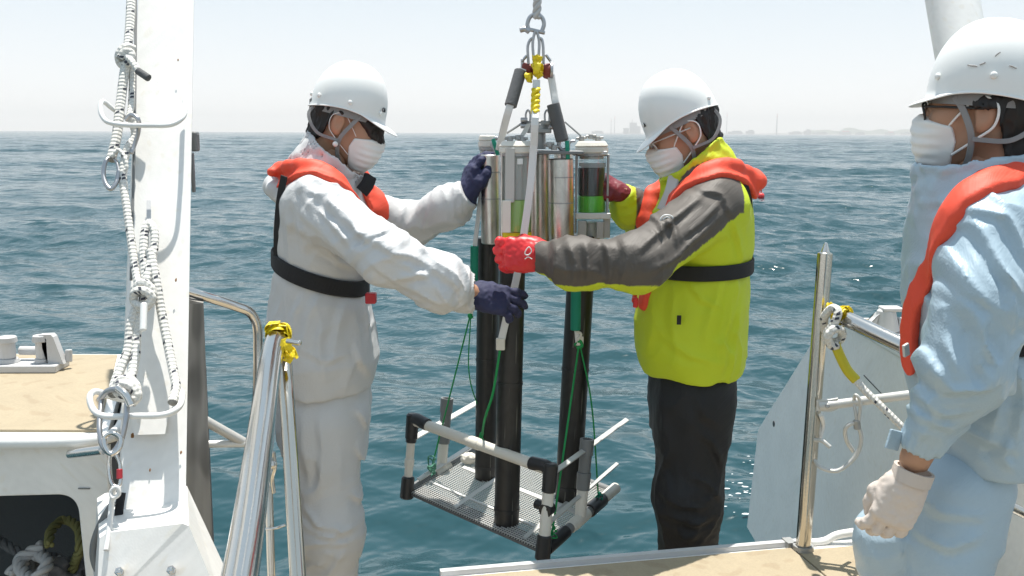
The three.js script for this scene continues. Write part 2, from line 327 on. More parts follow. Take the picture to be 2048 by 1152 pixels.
// ---------------------------------------------------------------- the sea and the far shore
function makeSea() {
  const W = [];                                                   // wave trains: heading, length, height, phase
  for (let i = 0; i < 46; i++) {
    const L = 0.28 * Math.pow(24, i / 45) , a = (rnd() - 0.5) * (L > 3 ? 0.9 : 1.9) + 1.75;
    const k = 2 * Math.PI / L;
    W.push([Math.cos(a) * k, Math.sin(a) * k, 0.0076 * Math.pow(L, 0.78) * (0.6 + 0.8 * rnd()), rnd() * 6.28, L]);
  }
  for (let i = 0; i < 9; i++) { const L = 7 + i * 1.15, a = (rnd() - 0.5) * 0.8 + 1.75, k = 2 * Math.PI / L; W.push([Math.cos(a) * k, Math.sin(a) * k, 0.0046 * Math.pow(L, 0.85) * (0.6 + 0.8 * rnd()), rnd() * 6.28, L]); }
  const cols = 470, pos = [], idx = [], uv = [];
  const d0 = 1.2, d1 = 13000, A0 = -46 * Math.PI / 180, A1 = -A0;
  const dist = []; for (let d = d0; d < d1; d += Math.max(0.032, Math.min(0.0011 * d * d, 0.0066 * d * (d > 120 ? 0.72 : 1)) * (d > 1500 ? 6 : 1))) dist.push(d);
  dist.push(d1); const n = dist.length;
  for (let j = 0; j < n; j++) {
    const d = dist[j], step = (dist[Math.min(j + 1, n - 1)] - dist[Math.max(0, j - 1)]) / 2 || 1;
    for (let i = 0; i <= cols; i++) {
      const a = lerp(A0, A1, i / cols), x = Math.sin(a) * d, z = -Math.cos(a) * d;
      let y = 0, ox = 0, oz = 0;
      const gust = 0.8 + 0.45 * noise(x * 0.045, z * 0.03, 4);
      for (const [kx, kz, am, ph, L] of W) {
        const cell = Math.max(step * 0.7, d * (A1 - A0) / cols), fade = sstep(1.6, 3.6, L / cell); if (fade <= 0) continue;
        const q = kx * x + kz * z + ph + 1.4 * noise(x * 0.35 / L, z * 0.35 / L, ph), m = am * fade * gust;
        y += m * Math.cos(q); const s = m * Math.sin(q) * 0.85 * L / 6.28; ox -= kx * s; oz -= kz * s;
      }
      pos.push(x + ox, y, z + oz); uv.push(x / 5, z / 5);
    }
  }
  for (let j = 0; j < n - 1; j++) for (let i = 0; i < cols; i++) { const a = j * (cols + 1) + i, b = a + 1, c = a + cols + 1; idx.push(a, b, c, b, c + 1, c); }
  // the rest of the circle, coarser
  const base = pos.length / 3, rd = [0.001, 1.2, 6, 30, 200, 1500, 13000], na = 60;
  for (const d of rd) for (let i = 0; i <= na; i++) { const a = lerp(A1 - 0.01, A0 + 0.01 + 2 * Math.PI, i / na); pos.push(Math.sin(a) * d, -0.05, -Math.cos(a) * d); uv.push(Math.sin(a) * d / 5, -Math.cos(a) * d / 5); }
  for (let j = 0; j < rd.length - 1; j++) for (let i = 0; i < na; i++) { const a = base + j * (na + 1) + i, b = a + 1, c = a + na + 1; idx.push(a, b, c, b, c + 1, c); }
  const g = new THREE.BufferGeometry(); g.setAttribute('position', new THREE.Float32BufferAttribute(pos, 3)); g.setAttribute('uv', new THREE.Float32BufferAttribute(uv, 2)); g.setIndex(idx); g.computeVertexNormals();
  { const p = g.attributes.normal; if (p.getY(5000) < 0) { for (let i = 0; i < idx.length; i += 3) { const t = idx[i]; idx[i] = idx[i + 1]; idx[i + 1] = t; } g.setIndex(idx); g.computeVertexNormals(); } }
  // ripples: a tile of 5 m of short crossing waves
  const T = []; for (let i = 0; i < 90; i++) { const a = 1.75 + (rnd() - 0.5) * 2.6, k = 5 + Math.pow(rnd(), 1.8) * 80; const kx = Math.round(Math.cos(a) * k), kz = Math.round(Math.sin(a) * k), kk = Math.hypot(kx, kz) || 1; T.push([kx, kz, Math.pow(kk, -1.35), rnd() * 6.28]); }
  const S = 1024, h = new Float32Array(S * S); let mx = 0;
  for (const [kx, kz, a, ph] of T) for (let j = 0; j < S; j++) for (let i = 0; i < S; i++) h[j * S + i] += a * Math.sin((kx * i + kz * j) / S * 2 * Math.PI + ph);
  let sl = 0; for (let j = 0; j < S; j++) for (let i = 0; i < S; i++) sl += ((h[j * S + (i + 1) % S] - h[j * S + i]) * S / 5) ** 2 + ((h[(j + 1) % S * S + i] - h[j * S + i]) * S / 5) ** 2; sl = Math.sqrt(sl / S / S);
  for (const v of h) mx = Math.max(mx, Math.abs(v));
  const bump = tex(S, (u, v) => 0.5 + 0.5 * h[Math.floor(v * S + 0.5) % S * S + Math.floor(u * S + 0.5) % S] / mx, false, 1);
  const o = mesh('water', g, mat({ color: lin(0.013, 0.048, 0.058), roughness: 0.12, ior: 1.333, bumpMap: bump, bumpScale: 2 * mx * 0.14 / sl }), scene);
  tag(o, 'blue-green choppy sea reaching out to the hazy horizon', 'water', null, 'structure');
}
makeSea();

const FAR = 10000;
const shore = mat({ color: lin(0.16, 0.17, 0.16), roughness: 1 }), concrete = mat({ color: lin(0.34, 0.33, 0.32), roughness: 1 }), redPaint = mat({ color: lin(0.5, 0.06, 0.04), roughness: 0.8 }), hillMat = mat({ color: lin(0.07, 0.10, 0.06), roughness: 1 });
function ridge(name, x0, x1, d, top, label) {                     // a solid strip of land with an uneven skyline
  const pos = [], n = 90, ring = [];
  for (let i = 0; i <= n; i++) { const px = lerp(x0, x1, i / n), q = P(px, 266, d), e = Math.min(1, i / 8, (n - i) / 4); ring.push([q.x, top(px) * e * (0.75 + 0.35 * noise(px * 0.02, 1, d) + 0.12 * noise(px * 0.1, 4, d)) + 0.5]); }
  const tri = (a, b, c) => pos.push(...a, ...b, ...c);
  for (let i = 0; i < n; i++) {
    const [xa, ya] = ring[i], [xb, yb] = ring[i + 1], w = 500;
    const q = [[xa, -0.5, -d], [xb, -0.5, -d], [xb, yb, -d - w * 0.5], [xa, ya, -d - w * 0.5], [xb, -0.5, -d - w], [xa, -0.5, -d - w]];
    tri(q[0], q[1], q[2]); tri(q[0], q[2], q[3]); tri(q[3], q[2], q[4]); tri(q[3], q[4], q[5]);
  }
  const g = new THREE.BufferGeometry(); g.setAttribute('position', new THREE.Float32BufferAttribute(pos, 3)); g.computeVertexNormals();
  tag(mesh(name, g, name === 'hills' ? hillMat : shore, scene), label, name === 'hills' ? 'hills' : 'coast', null, 'structure');
}
ridge('coast', 1150, 2300, FAR, () => 15, 'low hazy strip of industrial shoreline on the horizon');
ridge('hills', 1530, 2400, FAR + 900, (px) => 80 * sstep(1530, 1700, px) , 'pale hills barely showing behind the far shore');
function farAt(px, d = FAR - 60) { const q = P(px, 266, d); return V(q.x, 0, -d); }
for (const [px, top, r, label] of [[1222, 243, 2.2, 'thin far chimney beside a second one left of the power station block'], [1229, 238, 2.2, 'taller of two thin far chimneys beside the power station block'], [1453, 231, 2.4, 'single thin far chimney right behind the lime jacket man'], [1553, 232, 3.6, 'tall far banded stack on the shore before the hills']]) {
  const b = farAt(px), h = (272 - top) * pxm(FAR), t = thing('chimney', label, 'chimney', b, 'chimneys on the far shore');
  const body = new THREE.CylinderGeometry(r * 1.1, r * 2.2, h, 10); body.translate(0, h / 2, 0); mesh('shaft', body, concrete, t);
  const cap = new THREE.CylinderGeometry(r * 1.15, r * 1.3, h * 0.14, 10); cap.translate(0, h * 0.9, 0); mesh('painted_band', cap, redPaint, t);
}
{ // power station: boiler houses of stepped height
  const t = thing('power_station', 'hazy block-shaped power station on the far shore', 'building', farAt(1262));
  for (const [px, w, h] of [[1252, 26, 30], [1266, 34, 58], [1276, 20, 40]]) { const q = farAt(px).sub(t.position); mesh('boiler_house', box(w * 1.9, h * 1.9, 80, V(q.x, h * 0.95, q.z), 0.5), concrete, t); }
  const s = new THREE.CylinderGeometry(4, 5, 140, 10); s.translate(12, 70, -20); mesh('flue', s, concrete, t);
}
let shed = 0;
for (let [px, w, h, red] of [[1195, 60, 14], [1310, 50, 16], [1470, 70, 18], [1500, 40, 22], [1590, 60, 16], [1615, 30, 26], [1640, 70, 14], [1690, 56, 20, 1], [1720, 40, 15], [1780, 40, 17, 1], [1815, 60, 15], [1840, 30, 22]]) {
  const kinds = ['flat far warehouse left of the power station', 'far warehouse hidden close to the lime jacket man', 'long far shed right of the single chimney', 'square far building right of the single chimney', 'far shed right of the tall banded stack', 'narrow far tower block before the hills', 'long low far shed before the hills', 'far shed with a reddish hull front', 'small far shed between two reddish ones', 'small reddish far ship shape on the shore', 'long far shed nearest the standing onlooker', 'narrow far block beside the onlooker mask'];
  const b = farAt(px, FAR - 120 + shed * 6), t = thing('shore_building', kinds[shed++], 'building', b, 'buildings on the far shore');
  w *= 1.9; h *= 1.5; mesh('wall', box(w, h, 60, V(0, h / 2, 0), 0.3), concrete, t);
  mesh('roof', box(w * 0.6, h * 0.35, 24, V(w * 0.1, h * 1.15, 0), 0.3), red ? redPaint : shore, t);
}
{ // marker buoy
  const b = onLevel(1522, 392, 0), t = thing('buoy', 'small red marker buoy afloat behind the lime jacket man', 'buoy', b);
  mesh('float', new THREE.SphereGeometry(0.13, 20, 14), mat({ color: lin(0.75, 0.05, 0.05), roughness: 0.4 }), t);
  mesh('pole', cyl(V(0, 0.1, 0), V(0, 0.32, 0), 0.025), redPaint, t);
}
{ // a little foam where the swell slaps the starboard quarter
  const g = new THREE.SphereGeometry(1, 7, 5); g.scale(1, 0.35, 0.7);
  const o = new THREE.InstancedMesh(g, mat({ color: lin(0.72, 0.76, 0.76), roughness: 0.7 }), 150), m = new THREE.Matrix4(), c = onLevel(1485, 1015, 0);
  for (let i = 0; i < 150; i++) { const r = Math.pow(rnd(), 0.7) * 0.5, a = rnd() * 6.28, s = 0.004 + 0.014 * rnd() * rnd(); m.makeScale(s * (1 + rnd()), s, s).setPosition(c.x + Math.cos(a) * r * 0.8, 0.05 + 0.12 * rnd(), c.z + Math.sin(a) * r * 1.3); o.setMatrixAt(i, m); }
  o.name = 'sea_foam'; o.castShadow = o.receiveShadow = true; scene.add(o); tag(o, 'flecks of white foam splashing beside the starboard quarter', 'foam', null, 'stuff');
}
// ---------------------------------------------------------------- the work boat's stern
const DECK = 0.75, BULWARK = 1.6, SIDE = 1.2;
const boat = thing('work_boat', 'white work boat stern with tan non-slip tops, chrome rails and gantry legs', 'boat', V(0, 0, -1));
{
  part('deck', box(2.5, 0.09, 4.4, V(0, DECK - 0.045, -0.9), 0.01), M.tan, boat);
  part('hull', box(2.44, 1.1, 4.3, V(0, DECK - 0.09 - 0.55, -0.87), 0.05), M.white, boat);
}
// transom with a tan cap between the gate and the starboard bulwark
const TY = P(1320, 1105, 2.45).y;
{
  const a = onLevel(880, 1150, TY), b = onLevel(1705, 1079, TY), back = V(0.06, 0, 0.42);
  const dir = b.clone().sub(a).normalize(), perp = V(-dir.z, 0, dir.x); if (perp.z < 0) perp.negate();
  b.addScaledVector(dir, 0.08);
  const at = (s, w, y) => a.clone().addScaledVector(dir, s).addScaledVector(perp, w).setY(y), L = a.distanceTo(b);
  const quad = (s0, s1, w0, w1, y0, y1) => hull([at(s0, w0, y0), at(s0, w1, y0), at(s1, w1, y0), at(s1, w0, y0)], [at(s0, w0, y1), at(s0, w1, y1), at(s1, w1, y1), at(s1, w0, y1)]);
  part('transom', quad(0, L, 0, 0.42, DECK, TY), M.white, boat);
  part('cap_panel', quad(0.035, L * 0.77, 0.03, 0.41, TY, TY + 0.006), M.tan, boat);
  part('cap_panel', quad(L * 0.77 + 0.008, L * 0.93, 0.05, 0.41, TY, TY + 0.006), M.tan, boat);
  part('edge_trim', quad(0, L * 0.80, -0.006, 0.012, TY - 0.02, TY + 0.014), M.grey, boat);
  part('edge_trim', [tube([at(L * 0.80, 0.012, TY + 0.008), at(L * 0.86, 0.012, TY + 0.008), at(L * 0.885, 0.014, TY + 0.022), at(L * 0.92, 0.02, TY + 0.03), at(L, 0.02, TY + 0.034)], 0.011, 30, 10)], M.whiteRod, boat);
  part('trim_clip', quad(L * 0.765, L * 0.785, -0.01, 0.028, TY - 0.01, TY + 0.018), M.dullsteel, boat);
  part('coaming', quad(L * 0.935, L * 0.965, 0.04, 0.41, TY, TY + 0.022), M.whiteRod, boat);
  const gr = part('drain_grate', quad(L * 0.972, L * 1.05, 0.03, 0.24, TY, TY + 0.012), M.greyFoam, boat);
  for (const [s, w] of [[0.985, 0.07], [0.99, 0.13], [1.01, 0.06], [1.015, 0.12], [1.03, 0.16]]) part('bolt', cyl(at(L * s, w, TY + 0.012), at(L * s, w, TY + 0.026), 0.009, 0.008, 14), M.blackPlastic, gr);
}
{ // starboard bulwark: side plate that slopes down aft, tan top with a white lip
  const prof = [[0.7, 0.3], [4.72, 0.34], [4.68, 0.86], [4.6, 0.93], [3.86, 1.555], [3.80, BULWARK - 0.012], [3.74, BULWARK], [0.7, BULWARK]];
  const w = (x) => prof.map(([d, y]) => V(x + (y - 0.5) * 0.045, y, -d));
  part('bulwark', hull(w(SIDE), w(SIDE + 0.42)), M.white, boat);
  part('bulwark_top', box(0.36, 0.006, 2.9, V(SIDE + 0.28, BULWARK + 0.003, -2.25), 0.002), M.tan, boat);
  part('bulwark_lip', box(0.035, 0.028, 3.0, V(SIDE + 0.06, BULWARK + 0.006, -2.26), 0.008), M.whiteRod, boat);
  part('drain_hole', cyl(V(SIDE + 0.018, 0.97, -4.42), V(SIDE + 0.03, 0.97, -4.42), 0.014), M.blackPlastic, boat);
  part('scuff_mark', box(0.0024, 0.004, 0.2, V(SIDE + 0.042, 1.45, -3.28), 0.001, [0.12, 0, 0]), M.greyFoam, boat);
  part('scuff_mark', box(0.0024, 0.34, 0.006, V(SIDE + 0.0125, 0.80, -3.78), 0.001, [0.03, 0, -0.08]), M.greyPipe, boat);
  // roller fairlead on the top
  const f = P(1772, 634, 3.35), s = V(f.x, BULWARK + 0.006, f.z);
  const fl = part('fairlead', [box(0.34, 0.02, 0.12, V(s.x + 0.12, s.y + 0.01, s.z), 0.006), cyl(V(s.x + 0.0, s.y + 0.02, s.z), V(s.x + 0.0, s.y + 0.098, s.z), 0.048, 0.031, 24, 0.006), box(0.07, 0.014, 0.06, V(s.x + 0.015, s.y + 0.1, s.z), 0.006)], M.grey, boat);
  part('fin', hull([[-0.09, 0.02], [-0.045, 0.02], [-0.03, 0.085], [-0.04, 0.07]].map(([x, y]) => V(s.x + x, s.y + y, s.z + 0.02)), [[-0.09, 0.02], [-0.045, 0.02], [-0.03, 0.085], [-0.04, 0.07]].map(([x, y]) => V(s.x + x, s.y + y, s.z - 0.02))), M.grey, fl);
  part('roller', cyl(V(s.x + 0.04, s.y + 0.05, s.z), V(s.x + 0.26, s.y + 0.05, s.z), 0.02), M.grey, fl);
  part('rail', tube([P(2008, 1006, 1.95), P(2100, 1052, 1.75)], 0.011, 4, 14), M.chrome, boat);
}
{ // port locker with a tan lid and an open front
  const d0 = 2.2, d1 = 3.05, xr = P(213, 885, d0).x, xf = -SIDE - 0.01, xl = -2.3, zt = BULWARK - 0.03;
  const ringAt = (y, e) => [V(xl, y, -d0 - e), V(xr - e, y, -d0 - e), V(xf - e, y, -d1 + e), V(xl, y, -d1 + e)];
  part('locker_lid', hull(ringAt(zt, 0), ringAt(BULWARK, 0)), M.white, boat);
  part('lid_panel', hull(ringAt(BULWARK, 0.03), ringAt(BULWARK + 0.006, 0.03)), M.tan, boat);
  part('lid_lip', tube([V(xl, BULWARK - 0.008, -d0 + 0.004), V(xr - 0.03, BULWARK - 0.008, -d0 + 0.004), V(xr + 0.002, BULWARK - 0.008, -d0 - 0.03), V(xf + 0.004, BULWARK - 0.008, -d1)], 0.016, 60, 10), M.whiteRod, boat);
  const sh = new THREE.Shape([[xl, DECK], [xr - 0.005, DECK], [xr - 0.005, zt], [xl, zt]].map(([x, y]) => new THREE.Vector2(x, y)));
  const hx = P(163, 1060, d0).x, hy = P(100, 985, d0).y, hb = 0.83, c = 0.055, ho = new THREE.Path();
  ho.moveTo(-1.9, hb); ho.lineTo(hx + 0.02, hb); ho.lineTo(hx, hy - c); ho.quadraticCurveTo(hx, hy, hx - c, hy - 0.002); ho.lineTo(-1.9, hy - 0.03); ho.closePath(); sh.holes.push(ho);
  const fg = new THREE.ExtrudeGeometry(sh, { depth: 0.02, bevelEnabled: true, bevelSize: 0.004, bevelThickness: 0.004, bevelSegments: 2, curveSegments: 14 }); fg.translate(0, 0, -d0 - 0.024);
  part('locker_front', metricUV(fg), M.white, boat);
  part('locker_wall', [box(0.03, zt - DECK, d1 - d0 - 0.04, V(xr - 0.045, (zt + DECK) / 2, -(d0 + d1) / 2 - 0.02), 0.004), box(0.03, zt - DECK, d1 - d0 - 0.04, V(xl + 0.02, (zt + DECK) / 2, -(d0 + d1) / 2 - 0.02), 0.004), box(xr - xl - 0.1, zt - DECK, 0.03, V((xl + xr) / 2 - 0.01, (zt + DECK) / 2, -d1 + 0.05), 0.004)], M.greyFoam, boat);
  part('scuff_mark', box(0.028, 0.003, 0.003, P(168, 977, d0 - 0.002), 0.001), M.greyPipe, boat);
  // fairlead near the lid's outer edge
  const s = V(P(60, 712, 2.82).x, BULWARK + 0.006, -2.82), at = (px, dy, dz = 0) => V(P(px, 712, 2.82).x, s.y + dy, s.z + dz);
  const fl = part('fairlead', [box(0.36, 0.022, 0.10, at(0, 0.011), 0.004, [0, 0.03, 0])], M.grey, boat);
  part('roller', [cyl(at(16, 0.022), at(16, 0.034), 0.032, 0.028, 28), cyl(at(16, 0.034), at(16, 0.082), 0.022), cyl(at(16, 0.082), at(16, 0.098), 0.029, 0.027)], M.grey, fl);
  part('roller', [cyl(at(84, 0.022), at(84, 0.034), 0.021), cyl(at(84, 0.034), at(84, 0.085), 0.0165), cyl(at(84, 0.085), at(84, 0.103), 0.025, 0.022)], M.grey, fl);
  part('roller', [cyl(at(30, 0.05, -0.03), at(80, 0.05, -0.03), 0.013)], M.grey, fl);
  const w0 = [[99, 0.02], [131, 0.02], [128, 0.03], [113, 0.10], [108, 0.108], [84, 0.106], [84, 0.098], [99, 0.095]];
  part('fin', hull(w0.map(([p, y]) => at(p, y, 0.014)), w0.map(([p, y]) => at(p, y, -0.014))), M.grey, fl);
  part('lug', [cyl(at(132, 0.02, -0.015), at(132, 0.056, -0.02), 0.01)], M.grey, fl);
  part('handle_stub', [tube([P(140, 908, 2.16), P(205, 900, 2.10)], 0.0105, 4, 14)], M.chrome, boat);
}
// port gantry leg: a tapered box leaning aft, with two rope horns, standing on a bolted shoe
function slab(corners, thick) { const back = corners.map((p) => p.clone().add(p.clone().sub(camera.position).setY(0).normalize().multiplyScalar(thick))); return hull(corners, back); }
const legD = (py) => 1 / lerp(1 / 2.85, 1 / 1.98, (py + 200) / 1280);
const leg = part('gantry_leg', slab([P(236, 1080, legD(1080)), P(370, 1080, legD(1080)), P(394.5, -420, legD(-420)), P(292, -420, legD(-420))], 0.10), M.white, boat);
{
  const L = (px, py, out = 0) => P(px, py, legD(py) - out), rod = (name, pts, r) => part(name, tube(pts, r, 70, 12), M.whiteRod, leg);
  rod('rope_horn', [L(252, 236, 0), L(226, 218, 0.035), L(205, 203, 0.075), L(201, 222, 0.085), L(212, 242, 0.088), L(240, 249, 0.09), L(300, 251, 0.09), L(344, 249, 0.088), L(365, 236, 0.08), L(371, 214, 0.055), L(369, 200, 0)], 0.0058);
  rod('rope_horn', [L(250, 800, 0), L(226, 795, 0.04), L(190, 783, 0.08), L(180, 792, 0.09), L(184, 815, 0.095), L(200, 830, 0.1), L(270, 832, 0.1), L(335, 828, 0.1), L(357, 815, 0.09), L(364, 790, 0.06), L(350, 770, 0)], 0.0068);
  for (const y of []) part('horn_bracket', [tube([L(352, y, -0.01), L(354, y + 60, 0.012), L(350, y + 95, 0)], 0.008, 20, 10)], M.whiteRod, leg);
  part('pad_eye', [slab([L(293, 442, 0.012), L(302, 442, 0.012), L(302, 400, 0.004), L(293, 400, 0.004)], 0.02)], M.grey, leg);
  part('cable_conduit', tube([L(272, -190, 0.004), L(270, 200, 0.004), L(262, 560, 0.004)], 0.0035, 30, 8), M.greyPipe, leg);
  const rust = mat({ color: lin(0.22, 0.10, 0.03), roughness: 0.9 });
  const blot = (name, px, py, w, h, m, o = 0) => { const g = new THREE.SphereGeometry(1, 12, 8); g.scale(w, h, 0.0012); const p = g.attributes.position; for (let i = 0; i < p.count; i++) { const k = 1 + 0.35 * noise(p.getX(i) * 400 + px, p.getY(i) * 300, 2); p.setX(i, p.getX(i) * k); } g.computeVertexNormals(); g.rotateX(-0.52); const c = L(px, py, o); part(name, g.translate(c.x, c.y, c.z), m, leg); };
  for (const [px, py, w, h] of [[265, 871, 0.004, 0.006], [362, 905, 0.0022, 0.004], [352, 560, 0.002, 0.005], [300, 940, 0.0018, 0.004], [356, 120, 0.002, 0.004]]) blot('rust_spot', px, py, w, h, rust);
  part('gusset', slab([L(268, 870, 0.02), L(330, 868, 0.02), L(336, 835, 0.02), L(262, 838, 0.02)], 0.03), M.white, leg);
  // shoe
  const s0 = [P(192, 1230, 1.84), P(452, 1230, 1.84), P(378, 1052, 1.9), P(365, 1047, 1.9), P(215, 1065, 1.9), P(199, 1076, 1.9)];
  const sh = part('leg_shoe', slab(s0, 0.24), M.white, boat);
  for (const [x, y] of [[238, 1143], [342, 1140]]) part('bolt', [cyl(P(x, y, 1.868), P(x, y, 1.84), 0.0095, 0.009, 6), cyl(P(x, y, 1.842), P(x, y, 1.828), 0.005, 0.005, 12)], M.chrome, sh);
  part('guard_hoop', tube([P(214, 1170, 1.98), P(190, 1130, 1.98), P(186, 1095, 1.98), P(200, 1050, 1.98), P(226, 1005, 1.98)], 0.007, 30, 10), M.greyPipe, boat);
  part('timber_post', slab([P(366, 1240, 2.3), P(431, 1240, 2.3), P(407, 606, 2.42), P(366, 597, 2.42)], 0.1), M.wood, boat);
  part('stern_light', [box(0.02, 0.05, 0.03, P(389, 283, 2.52), 0.006), cyl(P(391, 268, 2.52), P(391, 300, 2.52), 0.0085), box(0.008, 0.1, 0.012, P(386, 345, 2.5), 0.003)], M.greyPipe, boat);
}
{ // starboard gantry leg: round tube
  part('gantry_leg', cyl(P(1842, -360, 3.24), P(2030, 720, 2.5), 0.0765, 0.066, 48), M.white, boat);
}
// chrome rails
function rail(name, pts, r, m = M.chrome) { return part(name, tube(pts, r, 90, 18), m, boat); }
{
  const hand = rail('hand_rail', [P(556, 672, 2.12), P(546, 700, 2.04), P(520, 880, 1.62), P(492, 1080, 1.26), P(462, 1260, 1.02)], 0.0235);
  rail('hand_rail', [P(556, 672, 2.125), P(566, 700, 2.13), P(574, 800, 2.02), P(590, 1060, 1.85), P(602, 1260, 1.74)], 0.0158, M.deckReflectChrome);
  rail('hand_rail', [P(536, 930, 2.0), P(540, 1060, 1.95), P(546, 1260, 1.9)], 0.0085, M.deckReflectChrome);
  part('latch_pin', [tube([P(545, 905, 1.98), P(548, 935, 1.98), P(543, 955, 1.98), P(546, 985, 1.98)], 0.006, 20, 10), new THREE.SphereGeometry(0.009, 14, 10).translate(...P(546, 930, 1.96).toArray()), tube([P(532, 1058, 1.93), P(552, 1056, 1.92), P(570, 1050, 1.93)], 0.003, 12, 8)], M.chrome, hand);
  part('end_pin', tube([P(575, 682, 2.05), P(600, 686, 2.03)], 0.0055, 4, 12), M.chrome, hand);
  // yellow tape knotted over the rail head
  const f = (x, y, z) => smin(smin(chA(x, y, z), chB(x, y, z), 0.01) + 0.004 * (1 - 2 * Math.abs(noise(x * 35, y * 60, z * 35))), chC(x, y, z) + 0.005 * (1 - 2 * Math.abs(noise(x * 45, y * 30, z * 45))), 0.01);
  const chA = chain([P(533, 676, 2.07), P(540, 658, 2.07), P(560, 655, 2.07), P(578, 665, 2.07)], [0.012, 0.016, 0.016, 0.012], 0.02);
  const chB = chain([P(536, 662, 2.10), P(560, 662, 2.12), P(580, 674, 2.10)], [0.012, 0.016, 0.012], 0.02);
  const chC = chain([P(574, 680, 2.07), P(578, 700, 2.06), P(586, 712, 2.06), P(574, 722, 2.07)], [0.008, 0.014, 0.014, 0.006], 0.012);
  const [lo, hi] = around([P(533, 650, 2.07), P(592, 726, 2.07), P(540, 660, 2.13)], 0.035);
  part('yellow_tape', [tapeKnot(P(556, 664, 2.11), 0.023, 7, 0.02, P(546, 700, 2.04).sub(P(556, 672, 2.12))), tapeKnot(P(580, 708, 2.06), 0.014, 3, 0.018, V(0, 1, 0.2)), band([P(570, 676, 2.06), P(576, 695, 2.055), P(580, 712, 2.06), P(573, 724, 2.06)], V(0.3, 0, 1), 0.018, 0.0015, false, 20)], M.yellow, hand);
  // low port rail hoop
  rail('side_rail', [P(340, 572, 2.42), P(400, 590, 2.45), P(470, 612, 2.5), P(500, 625, 2.52), P(513, 648, 2.53), P(516, 700, 2.53), P(513, 860, 2.5), P(500, 1240, 2.45)], 0.0125, M.chrome);
  rail('side_rail', [P(340, 889, 2.44), P(498, 887, 2.5)], 0.0095, M.whiteRod);
  rail('side_rail', [P(404, 838, 2.44), P(486, 884, 2.5)], 0.013, M.galvan);
}
{ // starboard post and its rails
  const d = onLevel(1606, 1100, TY + 0.004), dd = -d.z;
  const top = P(1650, 508, dd + 0.05);
  const post = rail('stanchion', [V(d.x, TY, d.z), d.clone().lerp(top, 0.3), d.clone().lerp(top, 0.7), top], 0.0195, M.deckReflectChrome);
  part('stanchion_tip', [cyl(top, top.clone().add(V(0.001, 0.03, 0)), 0.0125, 0.004, 18, 0.003)], M.chrome, post);
  part('base_ring', [ring(V(d.x, TY + 0.005, d.z), V(d.x, TY + 0.018, d.z), 0.027, 0.02)], M.dullsteel, post);
  rail('hand_rail', [P(1672, 628, dd - 0.05), P(1740, 660, dd - 0.14), P(1825, 700, dd - 0.24), P(1990, 775, dd - 0.42)], 0.0195);
  const lower = rail('hand_rail', [P(1640, 812, dd - 0.02), P(1700, 805, dd - 0.04), P(1800, 792, dd - 0.1), P(1990, 768, dd - 0.2)], 0.0115, M.galvan);
  part('rail_end', [slab([P(1633, 822, dd - 0.02), P(1662, 824, dd - 0.03), P(1676, 818, dd - 0.035), P(1676, 797, dd - 0.035), P(1660, 800, dd - 0.03), P(1633, 802, dd - 0.02)], 0.012)], M.galvan, lower);
  part('rivet', cyl(P(1655, 812, dd - 0.032), P(1655, 812, dd - 0.045), 0.006), M.dullsteel, lower);
  const yA = chain([P(1682, 612, dd - 0.07), P(1688, 632, dd - 0.075), P(1680, 650, dd - 0.07)], [0.012, 0.022, 0.014], 0.02), yB = chain([P(1650, 622, dd - 0.03), P(1660, 612, dd - 0.04), P(1682, 612, dd - 0.07)], [0.008, 0.012, 0.014], 0.01);
  const [lo, hi] = around([P(1645, 605, dd - 0.07), P(1695, 660, dd - 0.07)], 0.05);
  part('yellow_tape', [tapeKnot(P(1686, 630, dd - 0.07), 0.023, 7, 0.02, P(1740, 660, dd - 0.14).sub(P(1672, 628, dd - 0.05))), tapeKnot(P(1664, 616, dd - 0.04), 0.014, 3, 0.015, V(0.3, 1, 0))], M.yellow, boat);
}
const postD = -onLevel(1606, 1100, TY + 0.004).z;
// ---------------------------------------------------------------- people
const skin = mat({ color: lin(0.42, 0.23, 0.145), roughness: 0.55, sheen: 0.2 }), hairM = mat({ color: lin(0.012, 0.009, 0.008), roughness: 0.55 });
const helmetM = mat({ color: lin(0.80, 0.80, 0.78), roughness: 0.36, bumpMap: scuff, bumpScale: 0.0004, clearcoat: 0.3, clearcoatRoughness: 0.25 }), maskM = mat({ color: lin(0.80, 0.79, 0.77), roughness: 0.9, bumpMap: weaveBump, bumpScale: 0.0004 });
const strapGrey = mat({ color: lin(0.25, 0.25, 0.25), roughness: 0.85, bumpMap: weaveBump, bumpScale: 0.0004 }), vestM = mat({ color: lin(0.75, 0.07, 0.03), roughness: 0.6, bumpMap: weaveBump, bumpScale: 0.0008 });
const darkGlass = mat({ color: lin(0.9, 0.92, 0.93), roughness: 0.05, transmission: 1, thickness: 0 }), bootM = mat({ color: lin(0.03, 0.03, 0.032), roughness: 0.6 });
const font = await new FontLoader().loadAsync('fonts/droid/droid_sans_bold.typeface.json');

